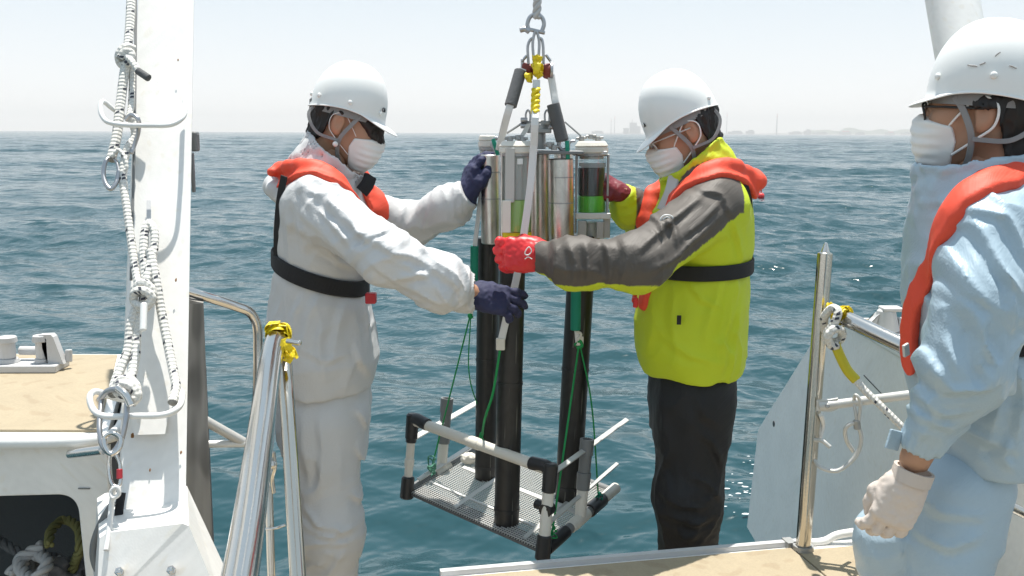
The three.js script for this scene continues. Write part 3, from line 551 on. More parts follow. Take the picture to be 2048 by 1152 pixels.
const H = (() => { // head field in its own frame: x ahead, y up, z to the right hand
  const cran = ell(V(-0.012, 0.035, 0), V(0.098, 0.096, 0.077)), face = ell(V(0.03, -0.02, 0), V(0.066, 0.088, 0.061)), jaw = bone(V(-0.008, -0.052, 0.048), V(0.066, -0.097, 0.014), 0.018, 0.021), chin = ell(V(0.075, -0.1, 0), V(0.022, 0.018, 0.024));
  const nose = bone(V(0.088, 0.004, 0), V(0.11, -0.034, 0), 0.009, 0.0125), wing = ell(V(0.1, -0.038, 0.012), V(0.012, 0.009, 0.009)), brow = bone(V(0.086, 0.02, 0), V(0.076, 0.018, 0.04), 0.011, 0.011), cheek = ell(V(0.06, -0.026, 0.038), V(0.026, 0.024, 0.022));
  const socket = ell(V(0.1, -0.002, 0.032), V(0.018, 0.013, 0.02)), ball = ell(V(0.078, -0.003, 0.032), V(0.0145, 0.0125, 0.0145)), ear = ell(V(-0.014, -0.012, 0.076), V(0.019, 0.033, 0.011)), concha = ell(V(-0.008, -0.012, 0.089), V(0.011, 0.018, 0.008)), lobe = ell(V(-0.006, -0.038, 0.073), V(0.01, 0.011, 0.007)), stub = bone(V(-0.03, -0.05, 0), V(-0.045, -0.13, 0), 0.052, 0.053), lip = ell(V(0.09, -0.066, 0), V(0.014, 0.01, 0.024));
  return (x, y, z) => {
    z = Math.abs(z);
    let d = smin(cran(x, y, z), face(x, y, z), 0.03); d = smin(d, jaw(x, y, z), 0.03); d = smin(d, chin(x, y, z), 0.025); d = smin(d, cheek(x, y, z), 0.025); d = smin(d, brow(x, y, z), 0.014); d = smin(d, lip(x, y, z), 0.014);
    d = smax(d, -socket(x, y, z), 0.012); d = smin(d, ball(x, y, z), 0.004); d = smin(d, nose(x, y, z), 0.012); d = smin(d, wing(x, y, z), 0.008);
    let e = smax(smin(ear(x, y, z), lobe(x, y, z), 0.01), -concha(x, y, z), 0.005); d = smin(d, e, 0.006);
    return smin(d, stub(x, y, z), 0.03);
  };
})();
function frame(o, yaw, pitch, roll = 0) { return new THREE.Matrix4().makeTranslation(o.x, o.y, o.z).multiply(new THREE.Matrix4().makeRotationY(yaw)).multiply(new THREE.Matrix4().makeRotationZ(-pitch)).multiply(new THREE.Matrix4().makeRotationX(roll)); }
const W3 = (m, x, y, z) => V(x, y, z).applyMatrix4(m);
function helmetGeo(m, visor = 1) {
  const nA = 96, rows = [], a = 0.113, b = 0.1, Hh = 0.128, cx = -0.012, y0 = 0.034;
  const rim = (ph) => { const c = Math.cos(ph); return -0.016 * Math.max(0, c) ** 1.5 - 0.014 * Math.max(0, -c) ** 2 + 0.004 * Math.sin(ph) ** 2; };
  const vis = (ph) => 0.040 * visor * sstep(0.35, 0.95, Math.cos(ph)) + 0.004;
  const row = (f) => { const r = []; for (let i = 0; i < nA; i++) r.push(f(i / nA * 2 * Math.PI)); rows.push(r); };
  const dome = (th, off) => (ph) => { const s = Math.pow(Math.sin(th), 0.86), c = Math.pow(Math.cos(th), 0.94), rid = 0.0025 * Math.exp(-(((Math.sin(ph) * s) / 0.22) ** 2)) * c; const fr = Math.cos(ph) > 0 ? 0.94 : 1.0; return V(cx + Math.cos(ph) * (a * fr - off) * s, y0 + (Hh - off + rid) * c + rim(ph) * (1 - c) * 0.6, Math.sin(ph) * (b - off) * s); };
  const N = 22;
  for (let i = 0; i <= N; i++) row(dome(0.02 + (Math.PI / 2 - 0.02) * i / N, 0));
  const skirt = (e, dy, off) => (ph) => { const fr = Math.cos(ph) > 0 ? 0.94 : 1.0, v = vis(ph) * e; return V(cx + Math.cos(ph) * (a * fr - off + v * (Math.cos(ph) > 0 ? 1 : 1)), y0 - 0.008 + rim(ph) - dy * v - (1 - e) * 0.0, Math.sin(ph) * (b - off + v * 0.55)); };
  row(skirt(0.06, 0.3, 0)); row(skirt(0.3, 0.35, 0)); row(skirt(0.65, 0.4, 0)); row(skirt(0.96, 0.48, 0)); row((ph) => skirt(1, 0.5, 0)(ph).add(V(0, -0.0015, 0))); row((ph) => skirt(0.96, 0.5, 0)(ph).add(V(0, -0.003, 0)));
  row((ph) => skirt(0.3, 0.35, 0)(ph).add(V(0, -0.004, 0))); row((ph) => skirt(0, 0, 0.004)(ph));
  for (let i = N; i >= 0; i -= 2) row(dome(0.02 + (Math.PI / 2 - 0.02) * i / N, 0.005));
  const pos = [], idx = []; for (const r of rows) for (const p of r) pos.push(p.x, p.y, p.z);
  for (let j = 0; j + 1 < rows.length; j++) for (let i = 0; i < nA; i++) { const A = j * nA + i, B = j * nA + (i + 1) % nA, C = A + nA, D = B + nA; idx.push(A, B, C, B, D, C); }
  const top = pos.length / 3; pos.push(cx, y0 + Hh + 0.0025, 0, cx, y0 + Hh - 0.005, 0); const last = (rows.length - 1) * nA;
  for (let i = 0; i < nA; i++) { idx.push(top, (i + 1) % nA, i); idx.push(top + 1, last + i, last + (i + 1) % nA); }
  const g = new THREE.BufferGeometry(); g.setAttribute('position', new THREE.Float32BufferAttribute(pos, 3)); g.setIndex(idx); g.computeVertexNormals();
  g.surface = (ph, th) => dome(th, -0.0022)(ph);
  const s = g.surface; g.applyMatrix4(m); g.surface = s; return g;
}
const scuffM = mat({ color: lin(0.30, 0.29, 0.28), roughness: 0.8 });
const HLO = V(-0.14, -0.15, -0.12), HHI = V(0.14, 0.15, 0.12);
function headParts(t, m, o) {
  const sd = o.side;                                              // the side (z sign in the head's frame) that faces the camera
  const hmm = m.clone().multiply(new THREE.Matrix4().makeTranslation(...(o.shift || [0, 0, 0]))).multiply(new THREE.Matrix4().makeRotationZ(o.tip || 0)), hg = helmetGeo(hmm, o.vis), surf = hg.surface, helmet = part('helmet', hg, helmetM, t);
  for (const [ph, th] of o.rivets) { const p = surf(ph * sd, th), g = new THREE.SphereGeometry(0.0065, 14, 8); g.scale(1, 1, 0.6); g.applyQuaternion(new THREE.Quaternion().setFromUnitVectors(V(0, 0, 1), V(Math.cos(ph * sd), 0, Math.sin(ph * sd)))); g.translate(p.x, p.y, p.z); part('rivet', g.applyMatrix4(hmm), helmetM, helmet); }
  if (o.text) { // lettering wrapped on the front of the shell
    const g = new TextGeometry(o.text, { font, size: 0.0105, depth: 0.0012, curveSegments: 3 }); g.computeBoundingBox(); const w = g.boundingBox.max.x, p = g.attributes.position;
    for (let i = 0; i < p.count; i++) { const ph = sd * (o.textAt - (p.getX(i) - w / 2) / 0.115 * (sd)), th = Math.PI / 2 - 0.12 - p.getY(i) / 0.13, q = surf(ph, th), n = V(Math.cos(ph), 0.2, Math.sin(ph)).normalize(); q.addScaledVector(n, p.getZ(i)); p.setXYZ(i, q.x, q.y, q.z); }
    part('lettering', g.applyMatrix4(hmm), mat({ color: lin(0.05, 0.05, 0.06), roughness: 0.6 }), helmet);
  }
  for (const [ph, th, len, tilt] of o.scuffs || []) { const q = []; for (let i = 0; i <= 4; i++) q.push(surf((ph + (i / 4 - 0.5) * len + 0.01 * rnd()) * sd, th + (i / 4 - 0.5) * tilt + 0.01 * rnd())); part('scuff', tube(q, 0.0011, 10, 5).applyMatrix4(hmm), scuffM, helmet); }
  // lining seen under the rim
  part('lining', ring(V(-0.012, 0.0, 0), V(-0.012, 0.03, 0), 0.094, 0.088, 40).applyMatrix4(new THREE.Matrix4().makeTranslation(-0.012, 0, 0).multiply(new THREE.Matrix4().makeScale(1.08, 1, 0.95)).multiply(new THREE.Matrix4().makeTranslation(0.012, 0.004, 0))).applyMatrix4(hmm), strapGrey, helmet);
  for (const s of [-1, 1]) {
    const q = (x, y, z) => W3(m, x, y, z * s), out = (p) => p.clone().sub(W3(m, 0, p.y * 0, 0)).normalize();
    const hq = (x, y, z) => W3(hmm, x, y, z * s), oz = () => V(0, 0, s).transformDirection(m);
    part('chin_strap', [band([hq(0.03, 0.018, 0.082), q(0.026, -0.004, 0.083), q(0.008, -0.052, 0.082), q(0.012, -0.092, 0.064), q(0.03, -0.124, 0.026), q(0.034, -0.13, 0)], oz(), 0.0115, 0.002, false, 30)], strapGrey, helmet);
    part('chin_strap', [band([hq(-0.1, 0.02, 0.045), q(-0.1, -0.02, 0.058), q(-0.06, -0.06, 0.074), q(0.005, -0.06, 0.082)], oz(), 0.009, 0.002, false, 24)], strapGrey, helmet);
  }
  // mask: tented sheet over nose, cheeks and chin
  const tent = ell(V(0.076, -0.062, 0), V(0.05, 0.058, 0.058)), mk = (x, y, z) => {
    let d = smin(H(x, y, z) - 0.0045, tent(x, y, z), 0.02) + 0.0012 * Math.sin(y * 330 + Math.abs(z) * 40) * sstep(0.05, 0.09, x);
    const topEdge = y - (-0.012 - 0.26 * Math.max(0, 0.112 - x) - 0.12 * Math.abs(z)), sideEdge = 0.036 + 0.25 * (Math.abs(y + 0.065)) - x, low = -(y + 0.128);
    return smax(smax(smax(d, topEdge, 0.004), sideEdge, 0.004), low, 0.006);
  };
  const mask = part('face_mask', within(mk, V(0.015, -0.14, -0.09), V(0.145, 0.01, 0.09), 0.003, m), maskM, t);
  for (const s of [-1, 1]) part('ear_loop', tube([W3(m, 0.05, -0.036, 0.062 * s), W3(m, 0.028, -0.012, 0.075 * s), W3(m, -0.005, 0.016, 0.086 * s), W3(m, -0.033, 0.0, 0.088 * s), W3(m, -0.03, -0.035, 0.085 * s), W3(m, 0.0, -0.06, 0.078 * s), W3(m, 0.042, -0.088, 0.058 * s)], (o.loop || 0.0022) * 0.7, 50, 6), maskM, mask);
  // hair
  const cap = ell(V(-0.007, 0.036, 0), V(0.1015, 0.102, 0.084));
  const hf = (x, y, z) => {
    const az = Math.abs(z); let d = H(x, y, z) - lerp(0.009, -0.002, sstep(0.012, 0.04, y)) + 0.0035 * noise(x * 40, y * 14, z * 70) + 0.002 * noise(x * 110, y * 30, z * 150);
    const line = x < -0.048 ? o.nape : lerp(lerp(o.nape, o.temple, sstep(-0.048, -0.03, x)), o.fringe, sstep(0.02, 0.05, x));
    d = smax(d, line + 0.008 * noise(x * 60, 3, z * 60) - y, 0.008);
    if (o.bangs) for (const f of o.bangs) d = smin(d, f(x, y, az) + 0.003 * noise(x * 60, y * 20, z * 120), 0.012);
    if (o.back) d = smin(d, o.back(x, y, z) + 0.004 * noise(x * 50, y * 18, z * 70), 0.02);
    return d;
  };
  part('hair', within(hf, V(-0.17, -0.17, -0.12), V(0.14, 0.15, 0.12), 0.004, m), hairM, t);
  return within(H, HLO, HHI, 0.003, m);
}
// a gloved or bare hand; curls = bend of each finger joint in radians, thumb side by sign
function handGeo(wrist, fwd, dorsal, s, curl, fat = 1, cuff = 0.05, scale = 1) {
  const X = fwd.clone().normalize(), Y = dorsal.clone().addScaledVector(X, -dorsal.dot(X)).normalize(), Zv = V().crossVectors(X, Y);
  const m = new THREE.Matrix4().makeBasis(X, Y, Zv).setPosition(wrist).multiply(new THREE.Matrix4().makeScale(scale, scale, scale)), parts = [];
  const len = [0.072, 0.080, 0.074, 0.058], zz = [0.031, 0.0105, -0.0105, -0.030], palm = [];
  for (let f = 0; f < 4; f++) {
    let p = V(0.088 - Math.abs(f - 1.2) * 0.004, 0.002, zz[f] * s), ang = 0.05 + curl[f][0]; const seg = [0.46, 0.3, 0.24], spread = (f - 1.5) * -0.08 * s, q = [p.clone()], rr = [0.0105 * fat];
    palm.push(bone(V(0.012, 0, zz[f] * 0.75 * s), p, 0.0165 * fat, 0.0135 * fat));
    for (let k = 0; k < 3; k++) { p = p.clone().add(V(Math.cos(ang) * Math.cos(spread), -Math.sin(ang), Math.sin(spread)).multiplyScalar(len[f] * seg[k])); q.push(p); rr.push((0.0102 - k * 0.0007) * fat); ang += curl[f][Math.min(k + 1, 2)]; }
    parts.push(chain(q, rr, 0.008));
  }
  const th = chain([V(0.018, -0.006, 0.026 * s), V(0.048, -0.016 - 0.012 * curl[4][0], (0.05 - 0.012 * curl[4][0]) * s), V(0.076, -0.024 - 0.02 * curl[4][0], (0.056 - 0.024 * curl[4][0]) * s), V(0.098, -0.03 - 0.02 * curl[4][0], (0.052 - 0.03 * curl[4][0]) * s)], [0.018, 0.0145, 0.0122, 0.0105].map((r) => r * fat), 0.012);
  const wr = bone(V(-cuff, 0, 0), V(0.02, 0, 0), 0.031 * fat, 0.027 * fat), base = ell(V(0.045, 0, 0), V(0.05, 0.019 * fat, 0.041 * fat));
  const f = (x, y, z) => {
    let d = base(x, y, z); for (const p of palm) d = smin(d, p(x, y, z), 0.012); d = smin(d, smax(wr(x, y, z), -cuff - x, 0.004), 0.02); d = smin(d, th(x, y, z), 0.014);
    let g = 1; for (const p of parts) g = Math.min(g, p(x, y, z)); d = smin(d, g, 0.0035);
    return d + 0.0012 * noise(x * 60, y * 60, z * 60);
  };
  return within(f, V(-cuff - 0.01, -0.12, -0.09), V(0.2, 0.06, 0.09), 0.003, m);
}
const crest = (n) => { const r = 1 - Math.sqrt(n * n + 0.002); return r * r - 0.42; };
function limbFold(a, b, sd, f1, f2, shear = 4) {                   // long slanting folds, and creases across the limb that gather at the joint (e)
  const ax = b.clone().sub(a).normalize(), s1 = V(-ax.y, ax.x, 0.2).normalize(), s2 = V().crossVectors(ax, s1);
  return (x, y, z, e = 0) => {
    const px = x - a.x, py = y - a.y, pz = z - a.z, t = px * ax.x + py * ax.y + pz * ax.z, u = px * s1.x + py * s1.y + pz * s1.z, v = px * s2.x + py * s2.y + pz * s2.z;
    const w = 0.45 * noise(x * 5 + sd, y * 5, z * 5), k = sstep(-0.6, 0.3, noise(x * 3.3 + sd, y * 3.3, z * 3.3 - sd));
    return 0.85 * k * crest(noise(t * f1 * 0.55 + u * shear + w, u * f2 * 1.5, v * f2 * 1.5 + sd)) + (0.12 + 0.7 * e) * crest(noise(t * f1 * 1.7 - u * shear * 1.6 + w * 1.5, u * f2 * 0.7 + sd, v * f2 * 0.7));
  };
}
function drape(sd, fx, fy) { return (x, y, z) => { const w = 0.5 * noise(x * 4, y * 4 + sd, z * 4), k = sstep(-0.6, 0.4, noise(x * 3 + sd, y * 3, z * 3)); return 0.8 * k * crest(noise(x * fx * 1.2 + y * 1.5 + w, y * fy * 0.6 + sd, z * fx * 1.2)) + 0.25 * crest(noise(x * fx * 0.8 - y * 7 + w, y * fy * 1.6, z * fx + sd)); }; }
// single folds in the cloth, each along a line seen in the photograph: [height mm, width mm, distance, x, y, x, y, ...]; they run through the near half of the garment
function creases(list, zMid, pt = P) {
  const L = list.map(([a, w, d, ...q]) => { const p = []; for (let i = 0; i < q.length; i += 2) p.push(pt(q[i], q[i + 1], d)); let n = 0; const seg = []; for (let i = 0; i + 1 < p.length; i++) { const l = Math.hypot(p[i + 1].x - p[i].x, p[i + 1].y - p[i].y); seg.push([p[i].x, p[i].y, (p[i + 1].x - p[i].x) / l, (p[i + 1].y - p[i].y) / l, l, n]); n += l; } const R = 5 * w / 1000; return { a: a / 1000, w: w / 1000, seg, n, x0: Math.min(...p.map((v) => v.x)) - R, x1: Math.max(...p.map((v) => v.x)) + R, y0: Math.min(...p.map((v) => v.y)) - R, y1: Math.max(...p.map((v) => v.y)) + R }; });
  return (x, y, z) => {
    const near = sstep(zMid - 0.03, zMid + 0.05, z); if (near <= 0) return 0; let h = 0; const wx = x + 0.006 * noise(x * 9, y * 9, 3), wy = y + 0.006 * noise(x * 9, y * 9, 8);
    for (const f of L) {
      if (wx < f.x0 || wx > f.x1 || wy < f.y0 || wy > f.y1) continue; let best = 1e9, s = 0, at = 0;
      for (const [ax, ay, dx, dy, l, n0] of f.seg) { const px = wx - ax, py = wy - ay, t = clamp(px * dx + py * dy, 0, l), qx = px - dx * t, qy = py - dy * t, d2 = qx * qx + qy * qy; if (d2 < best) { best = d2; s = px * dy - py * dx; at = (n0 + t) / f.n; } }
      const d = Math.sqrt(best + 1e-6), w = f.w * (s > 0 ? 0.8 : 1.9), e = Math.sqrt(Math.sin(Math.PI * clamp(at, 0.02, 0.98)));
      h += 1.25 * f.a * e * (Math.exp(-d / w) - 0.45 * Math.exp(-(((d - 1.7 * f.w) / f.w) ** 2)) * (s > 0 ? 1 : 0.4));
    }
    return near * h;
  };
}
// a jacket: torso sections, two sleeves, a standing collar and optional extra lumps, all one cloth
function jacketField({ torso, arms, fold, amp, collar, lumps = [], k = 0.05, foldArm = 0.011, f1 = 9, f2 = 5, crease, cinch }) {
  const A = arms.map((a, i) => { const f = chain(a.p, a.r, 0.05), E = a.p[a.bend ?? 1], last = a.p.length - 1, cutN = a.p[last].clone().sub(a.p[last - 1]).normalize(), end = a.p[last], up = limbFold(a.p[0], E, 3 + i * 7, f1, f2), lowF = limbFold(E, end, 11 + i * 5, f1 * 1.2, f2); return { f, E, up, lowF, cutN, end, gather: a.gather || 0 }; });
  const c = collar && (() => { const ax = collar.top.clone().sub(collar.base), L = ax.length(); ax.normalize(); const fr = collar.front.clone().addScaledVector(ax, -collar.front.dot(ax)).normalize(); return { ax, L, fr }; })();
  return (x, y, z) => {
    let d = torso(x, y, z); for (const q of lumps) d = smin(d, q(x, y, z), 0.03);
    let best = d, fd = 1e9, fa = null; for (const a of A) { let q = a.f(x, y, z); const e = (x - a.end.x) * a.cutN.x + (y - a.end.y) * a.cutN.y + (z - a.end.z) * a.cutN.z; q = smax(q, e, 0.008); if (q < fd) { fd = q; fa = a; } }
    d = smin(d, fd, k);
    if (Math.abs(d) < 0.045) {
      const w = sstep(-0.03, 0.03, best - fd);
      let n = 0; if (w < 1) n += (1 - w) * amp * fold(x, y, z);
      if (w > 0) { const de = Math.hypot(x - fa.E.x, y - fa.E.y, z - fa.E.z), t = sstep(-0.06, 0.06, ((x - fa.E.x) * fa.cutN.x + (y - fa.E.y) * fa.cutN.y + (z - fa.E.z) * fa.cutN.z)), ee = (x - fa.end.x) * fa.cutN.x + (y - fa.end.y) * fa.cutN.y + (z - fa.end.z) * fa.cutN.z;
        n += w * foldArm * (t < 1 ? (1 - t) * fa.up(x, y, z, Math.exp(-((de / 0.12) ** 2))) : 0); n += w * foldArm * (t > 0 ? t * fa.lowF(x, y, z, Math.max(Math.exp(-((de / 0.12) ** 2)), fa.gather ? 0 : 0.5 * sstep(-0.14, -0.05, ee) * sstep(0.0, -0.03, ee))) : 0);
        if (fa.gather) n -= w * fa.gather * sstep(-0.05, -0.03, ee) * (0.5 + 0.5 * Math.sin(Math.atan2(z - fa.end.z, (x - fa.end.x) * fa.cutN.y - (y - fa.end.y) * fa.cutN.x) * 17)); }
      if (crease) n += crease(x, y, z); if (cinch && w < 1) n -= (1 - w) * 0.011 * Math.exp(-(((y - cinch(x)) / 0.034) ** 2)); d -= n;
    }
    if (c) { // collar: slanted open cone of cloth
      const px = x - collar.base.x, py = y - collar.base.y, pz = z - collar.base.z, t = px * c.ax.x + py * c.ax.y + pz * c.ax.z, u = px * c.fr.x + py * c.fr.y + pz * c.fr.z, qx = px - t * c.ax.x, qy = py - t * c.ax.y, qz = pz - t * c.ax.z, rr = Math.sqrt(qx * qx + qy * qy + qz * qz), R = lerp(collar.r0, collar.r1, clamp(t / c.L, 0, 1));
      let q = Math.abs(rr - R - 0.006 * noise(x * 22, y * 22, z * 22)) - collar.th; q = smax(q, t - c.L - (collar.lift || 0) * u + 0.006 * noise(x * 20, 4, z * 20), 0.008); q = smax(q, -t - 0.02, 0.01);
      d = smin(d, q, 0.025); 
      const hole = Math.max(rr - R + collar.th, -t + 0.005, t - c.L - 0.05); d = smax(d, -hole, 0.01);
    }
    return d;
  };
}
const P0 = P;
function row(py, x0, x1, d, rz) { if (d < 2.5) d *= 0.872; const a = P(x0, py, d), b = P(x1, py, d); return [(a.y + b.y) / 2, (a.x + b.x) / 2, -d, (b.x - a.x) / 2, rz]; }
function trousersField(hips, legs, amp, sd, crease) {
  const L = legs.map((l, i) => ({ f: chain(l.p, l.r, 0.06), up: limbFold(l.p[0], l.p[1], sd + i * 3, 5, 5), lo: limbFold(l.p[1], l.p[2], sd + 9 + i * 3, 9, 5), K: l.p[1] })), fold = drape(sd, 6, 3.5);
  return (x, y, z) => {
    const h = hips(x, y, z); let d = 1e9, l = null; for (const q of L) { const e = q.f(x, y, z); if (e < d) { d = e; l = q; } }
    let o = smin(L[0].f(x, y, z), L[1].f(x, y, z), 0.02); o = smin(o, h, 0.05);
    if (Math.abs(o) < 0.045) { const w = sstep(-0.03, 0.03, h - d), t = sstep(0.05, -0.05, y - l.K.y); const ke = 0.8 * Math.exp(-(((y - l.K.y) / 0.11) ** 2)); let n = 0; if (w < 1) n += (1 - w) * fold(x, y, z); if (w > 0) n += w * (t < 1 ? (1 - t) * l.up(x, y, z, ke) : 0) + w * (t > 0 ? t * l.lo(x, y, z, ke) : 0); o -= amp * n + (crease ? crease(x, y, z) : 0); }
    return o;
  };
}
function bodyGeo(head, neckTop, neckBase, torsoRows, arms, legs) {   // skin figure under the clothes, one surface with the head
  const tr = sections(torsoRows, 0.04), fs = [chain([neckTop, neckBase, neckBase.clone().add(V(0, -0.08, 0))], [0.05, 0.056, 0.07], 0.03), ...arms.map((a) => chain(a, [0.048, 0.04, 0.034, 0.028], 0.03)), ...legs.map((l) => chain(l, [0.07, 0.05, 0.038], 0.03))];
  const f = (x, y, z) => { let d = tr(x, y, z); for (const q of fs) d = smin(d, q(x, y, z), 0.04); return d; };
  const pts = [...arms.flat(), ...legs.flat(), neckTop]; for (const r of torsoRows) pts.push(V(r[1] - r[3], r[0], r[2] - r[4]), V(r[1] + r[3], r[0], r[2] + r[4]));
  const [lo, hi] = around(pts, 0.08);
  return join([fix(head), fix(sdfMesh(f, lo, hi, 0.014))]);
}
function boots(t, ankles, dir) { for (const a of ankles) { const f = chain([a.clone().setY(DECK + 0.14), a.clone().setY(DECK + 0.05), a.clone().addScaledVector(dir, 0.13).setY(DECK + 0.035)], [0.05, 0.048, 0.036], 0.05), g = (x, y, z) => smax(f(x, y, z), DECK + 0.001 - y, 0.004), [lo, hi] = around([a.clone().setY(DECK + 0.14), a.clone().addScaledVector(dir, 0.13).setY(DECK)], 0.07); part('boot', sdfMesh(g, lo, hi, 0.009), bootM, t); } }
function belt(t, torso, pts, w, th0, th1, off, label = 'belt') {    // strap round the torso: pts give its height against angle
  const q = []; for (let i = 0; i <= 40; i++) { const a = lerp(th0, th1, i / 40); q.push(torso.point(pts(a), a, off)); }
  const closed = Math.abs(th1 - th0) > 6.2; if (closed) q.pop();
  return part(label, band(q, (p) => { const [cx, cz] = torso.at(p.y); return V(p.x - cx, 0, p.z - cz); }, w, 0.006, closed, 100), M.blackWeb, t);
}

// inflatable vest: flat panels lying on the jacket along a path, with a roll round the neck
function vestField(T, arms, va, vr, mir, wide, farFront = true) {
  const A = arms.map((a) => chain(a.p, a.r, 0.05)), base = (x, y, z) => { let d = T(x, y, z); for (const a of A) d = smin(d, a(x, y, z), 0.05); return d; };
  { const m = va.length, cv = new THREE.CatmullRomCurve3(va, false, 'centripetal'), N = 18, f = (arr, t) => { const q = t * (m - 1), i = Math.min(m - 2, Math.floor(q)); return lerp(arr[i], arr[i + 1], q - i); }; const a2 = [], r2 = [], w2 = []; for (let i = 0; i <= N; i++) { a2.push(cv.getPoint(i / N)); r2.push(f(vr, i / N)); w2.push(f(wide, i / N)); } va = a2; vr = r2; wide = w2; }
  const vb = va.map(mir), n = farFront ? va.length : 5, nr = Math.ceil(va.length * 0.5), nf = farFront ? nr : 6, path = [chain(va, va.map((_, i) => wide[i]), 0.01), chain(vb.slice(0, n), wide.slice(0, n), 0.01)];
  const roll = [chain(va.slice(0, nr), vr.slice(0, nr).map((q) => q * 0.55), 0.03), chain(vb.slice(0, nf), vr.slice(0, nf).map((q) => q * 0.55), 0.03)];
  return (x, y, z) => {
    const b = base(x, y, z), wob = 0.0018 * noise(x * 14, y * 14, z * 14); let p = Math.min(path[0](x, y, z), path[1](x, y, z));
    const panel = smax(smax(b - 0.017 - wob, -b - 0.03, 0.01), p + wob, 0.007), r = smin(roll[0](x, y, z), roll[1](x, y, z), 0.02) - wob * 0.6;
    return smin(panel, r, 0.018);
  };
}
const WIDE = [0.05, 0.05, 0.05, 0.046, 0.04, 0.034, 0.03, 0.028, 0.028];
function spectacles(t, hm0, m) {
  const hm = hm0.clone().multiply(new THREE.Matrix4().makeTranslation(-0.006, -0.014, 0));
  const gl = part('spectacles', [-1, 1].map((s) => tube([V(0.108, 0.018, 0.012 * s), V(0.106, 0.016, 0.05 * s), V(0.1, -0.004, 0.054 * s), V(0.104, -0.014, 0.034 * s), V(0.108, -0.008, 0.012 * s)].map((p) => p.applyMatrix4(hm)), 0.0024, 40, 8, true)).concat([tube([W3(hm, 0.102, 0.014, -0.054), W3(hm, 0.06, 0.012, -0.074), W3(hm, -0.005, 0.008, -0.086)], 0.0022, 12, 6), tube([W3(hm, 0.102, 0.014, 0.054), W3(hm, 0.06, 0.012, 0.074), W3(hm, -0.005, 0.008, 0.086)], 0.0022, 12, 6)]), m, t);
  for (const s of [-1, 1]) part('lens', hull([V(0.106, 0.015, 0.014 * s), V(0.104, 0.014, 0.05 * s), V(0.101, -0.004, 0.053 * s), V(0.104, -0.013, 0.034 * s)].map((p) => p.applyMatrix4(hm)), [V(0.108, 0.015, 0.014 * s), V(0.106, 0.014, 0.05 * s), V(0.103, -0.004, 0.053 * s), V(0.106, -0.013, 0.034 * s)].map((p) => p.applyMatrix4(hm))), darkGlass, gl);
}
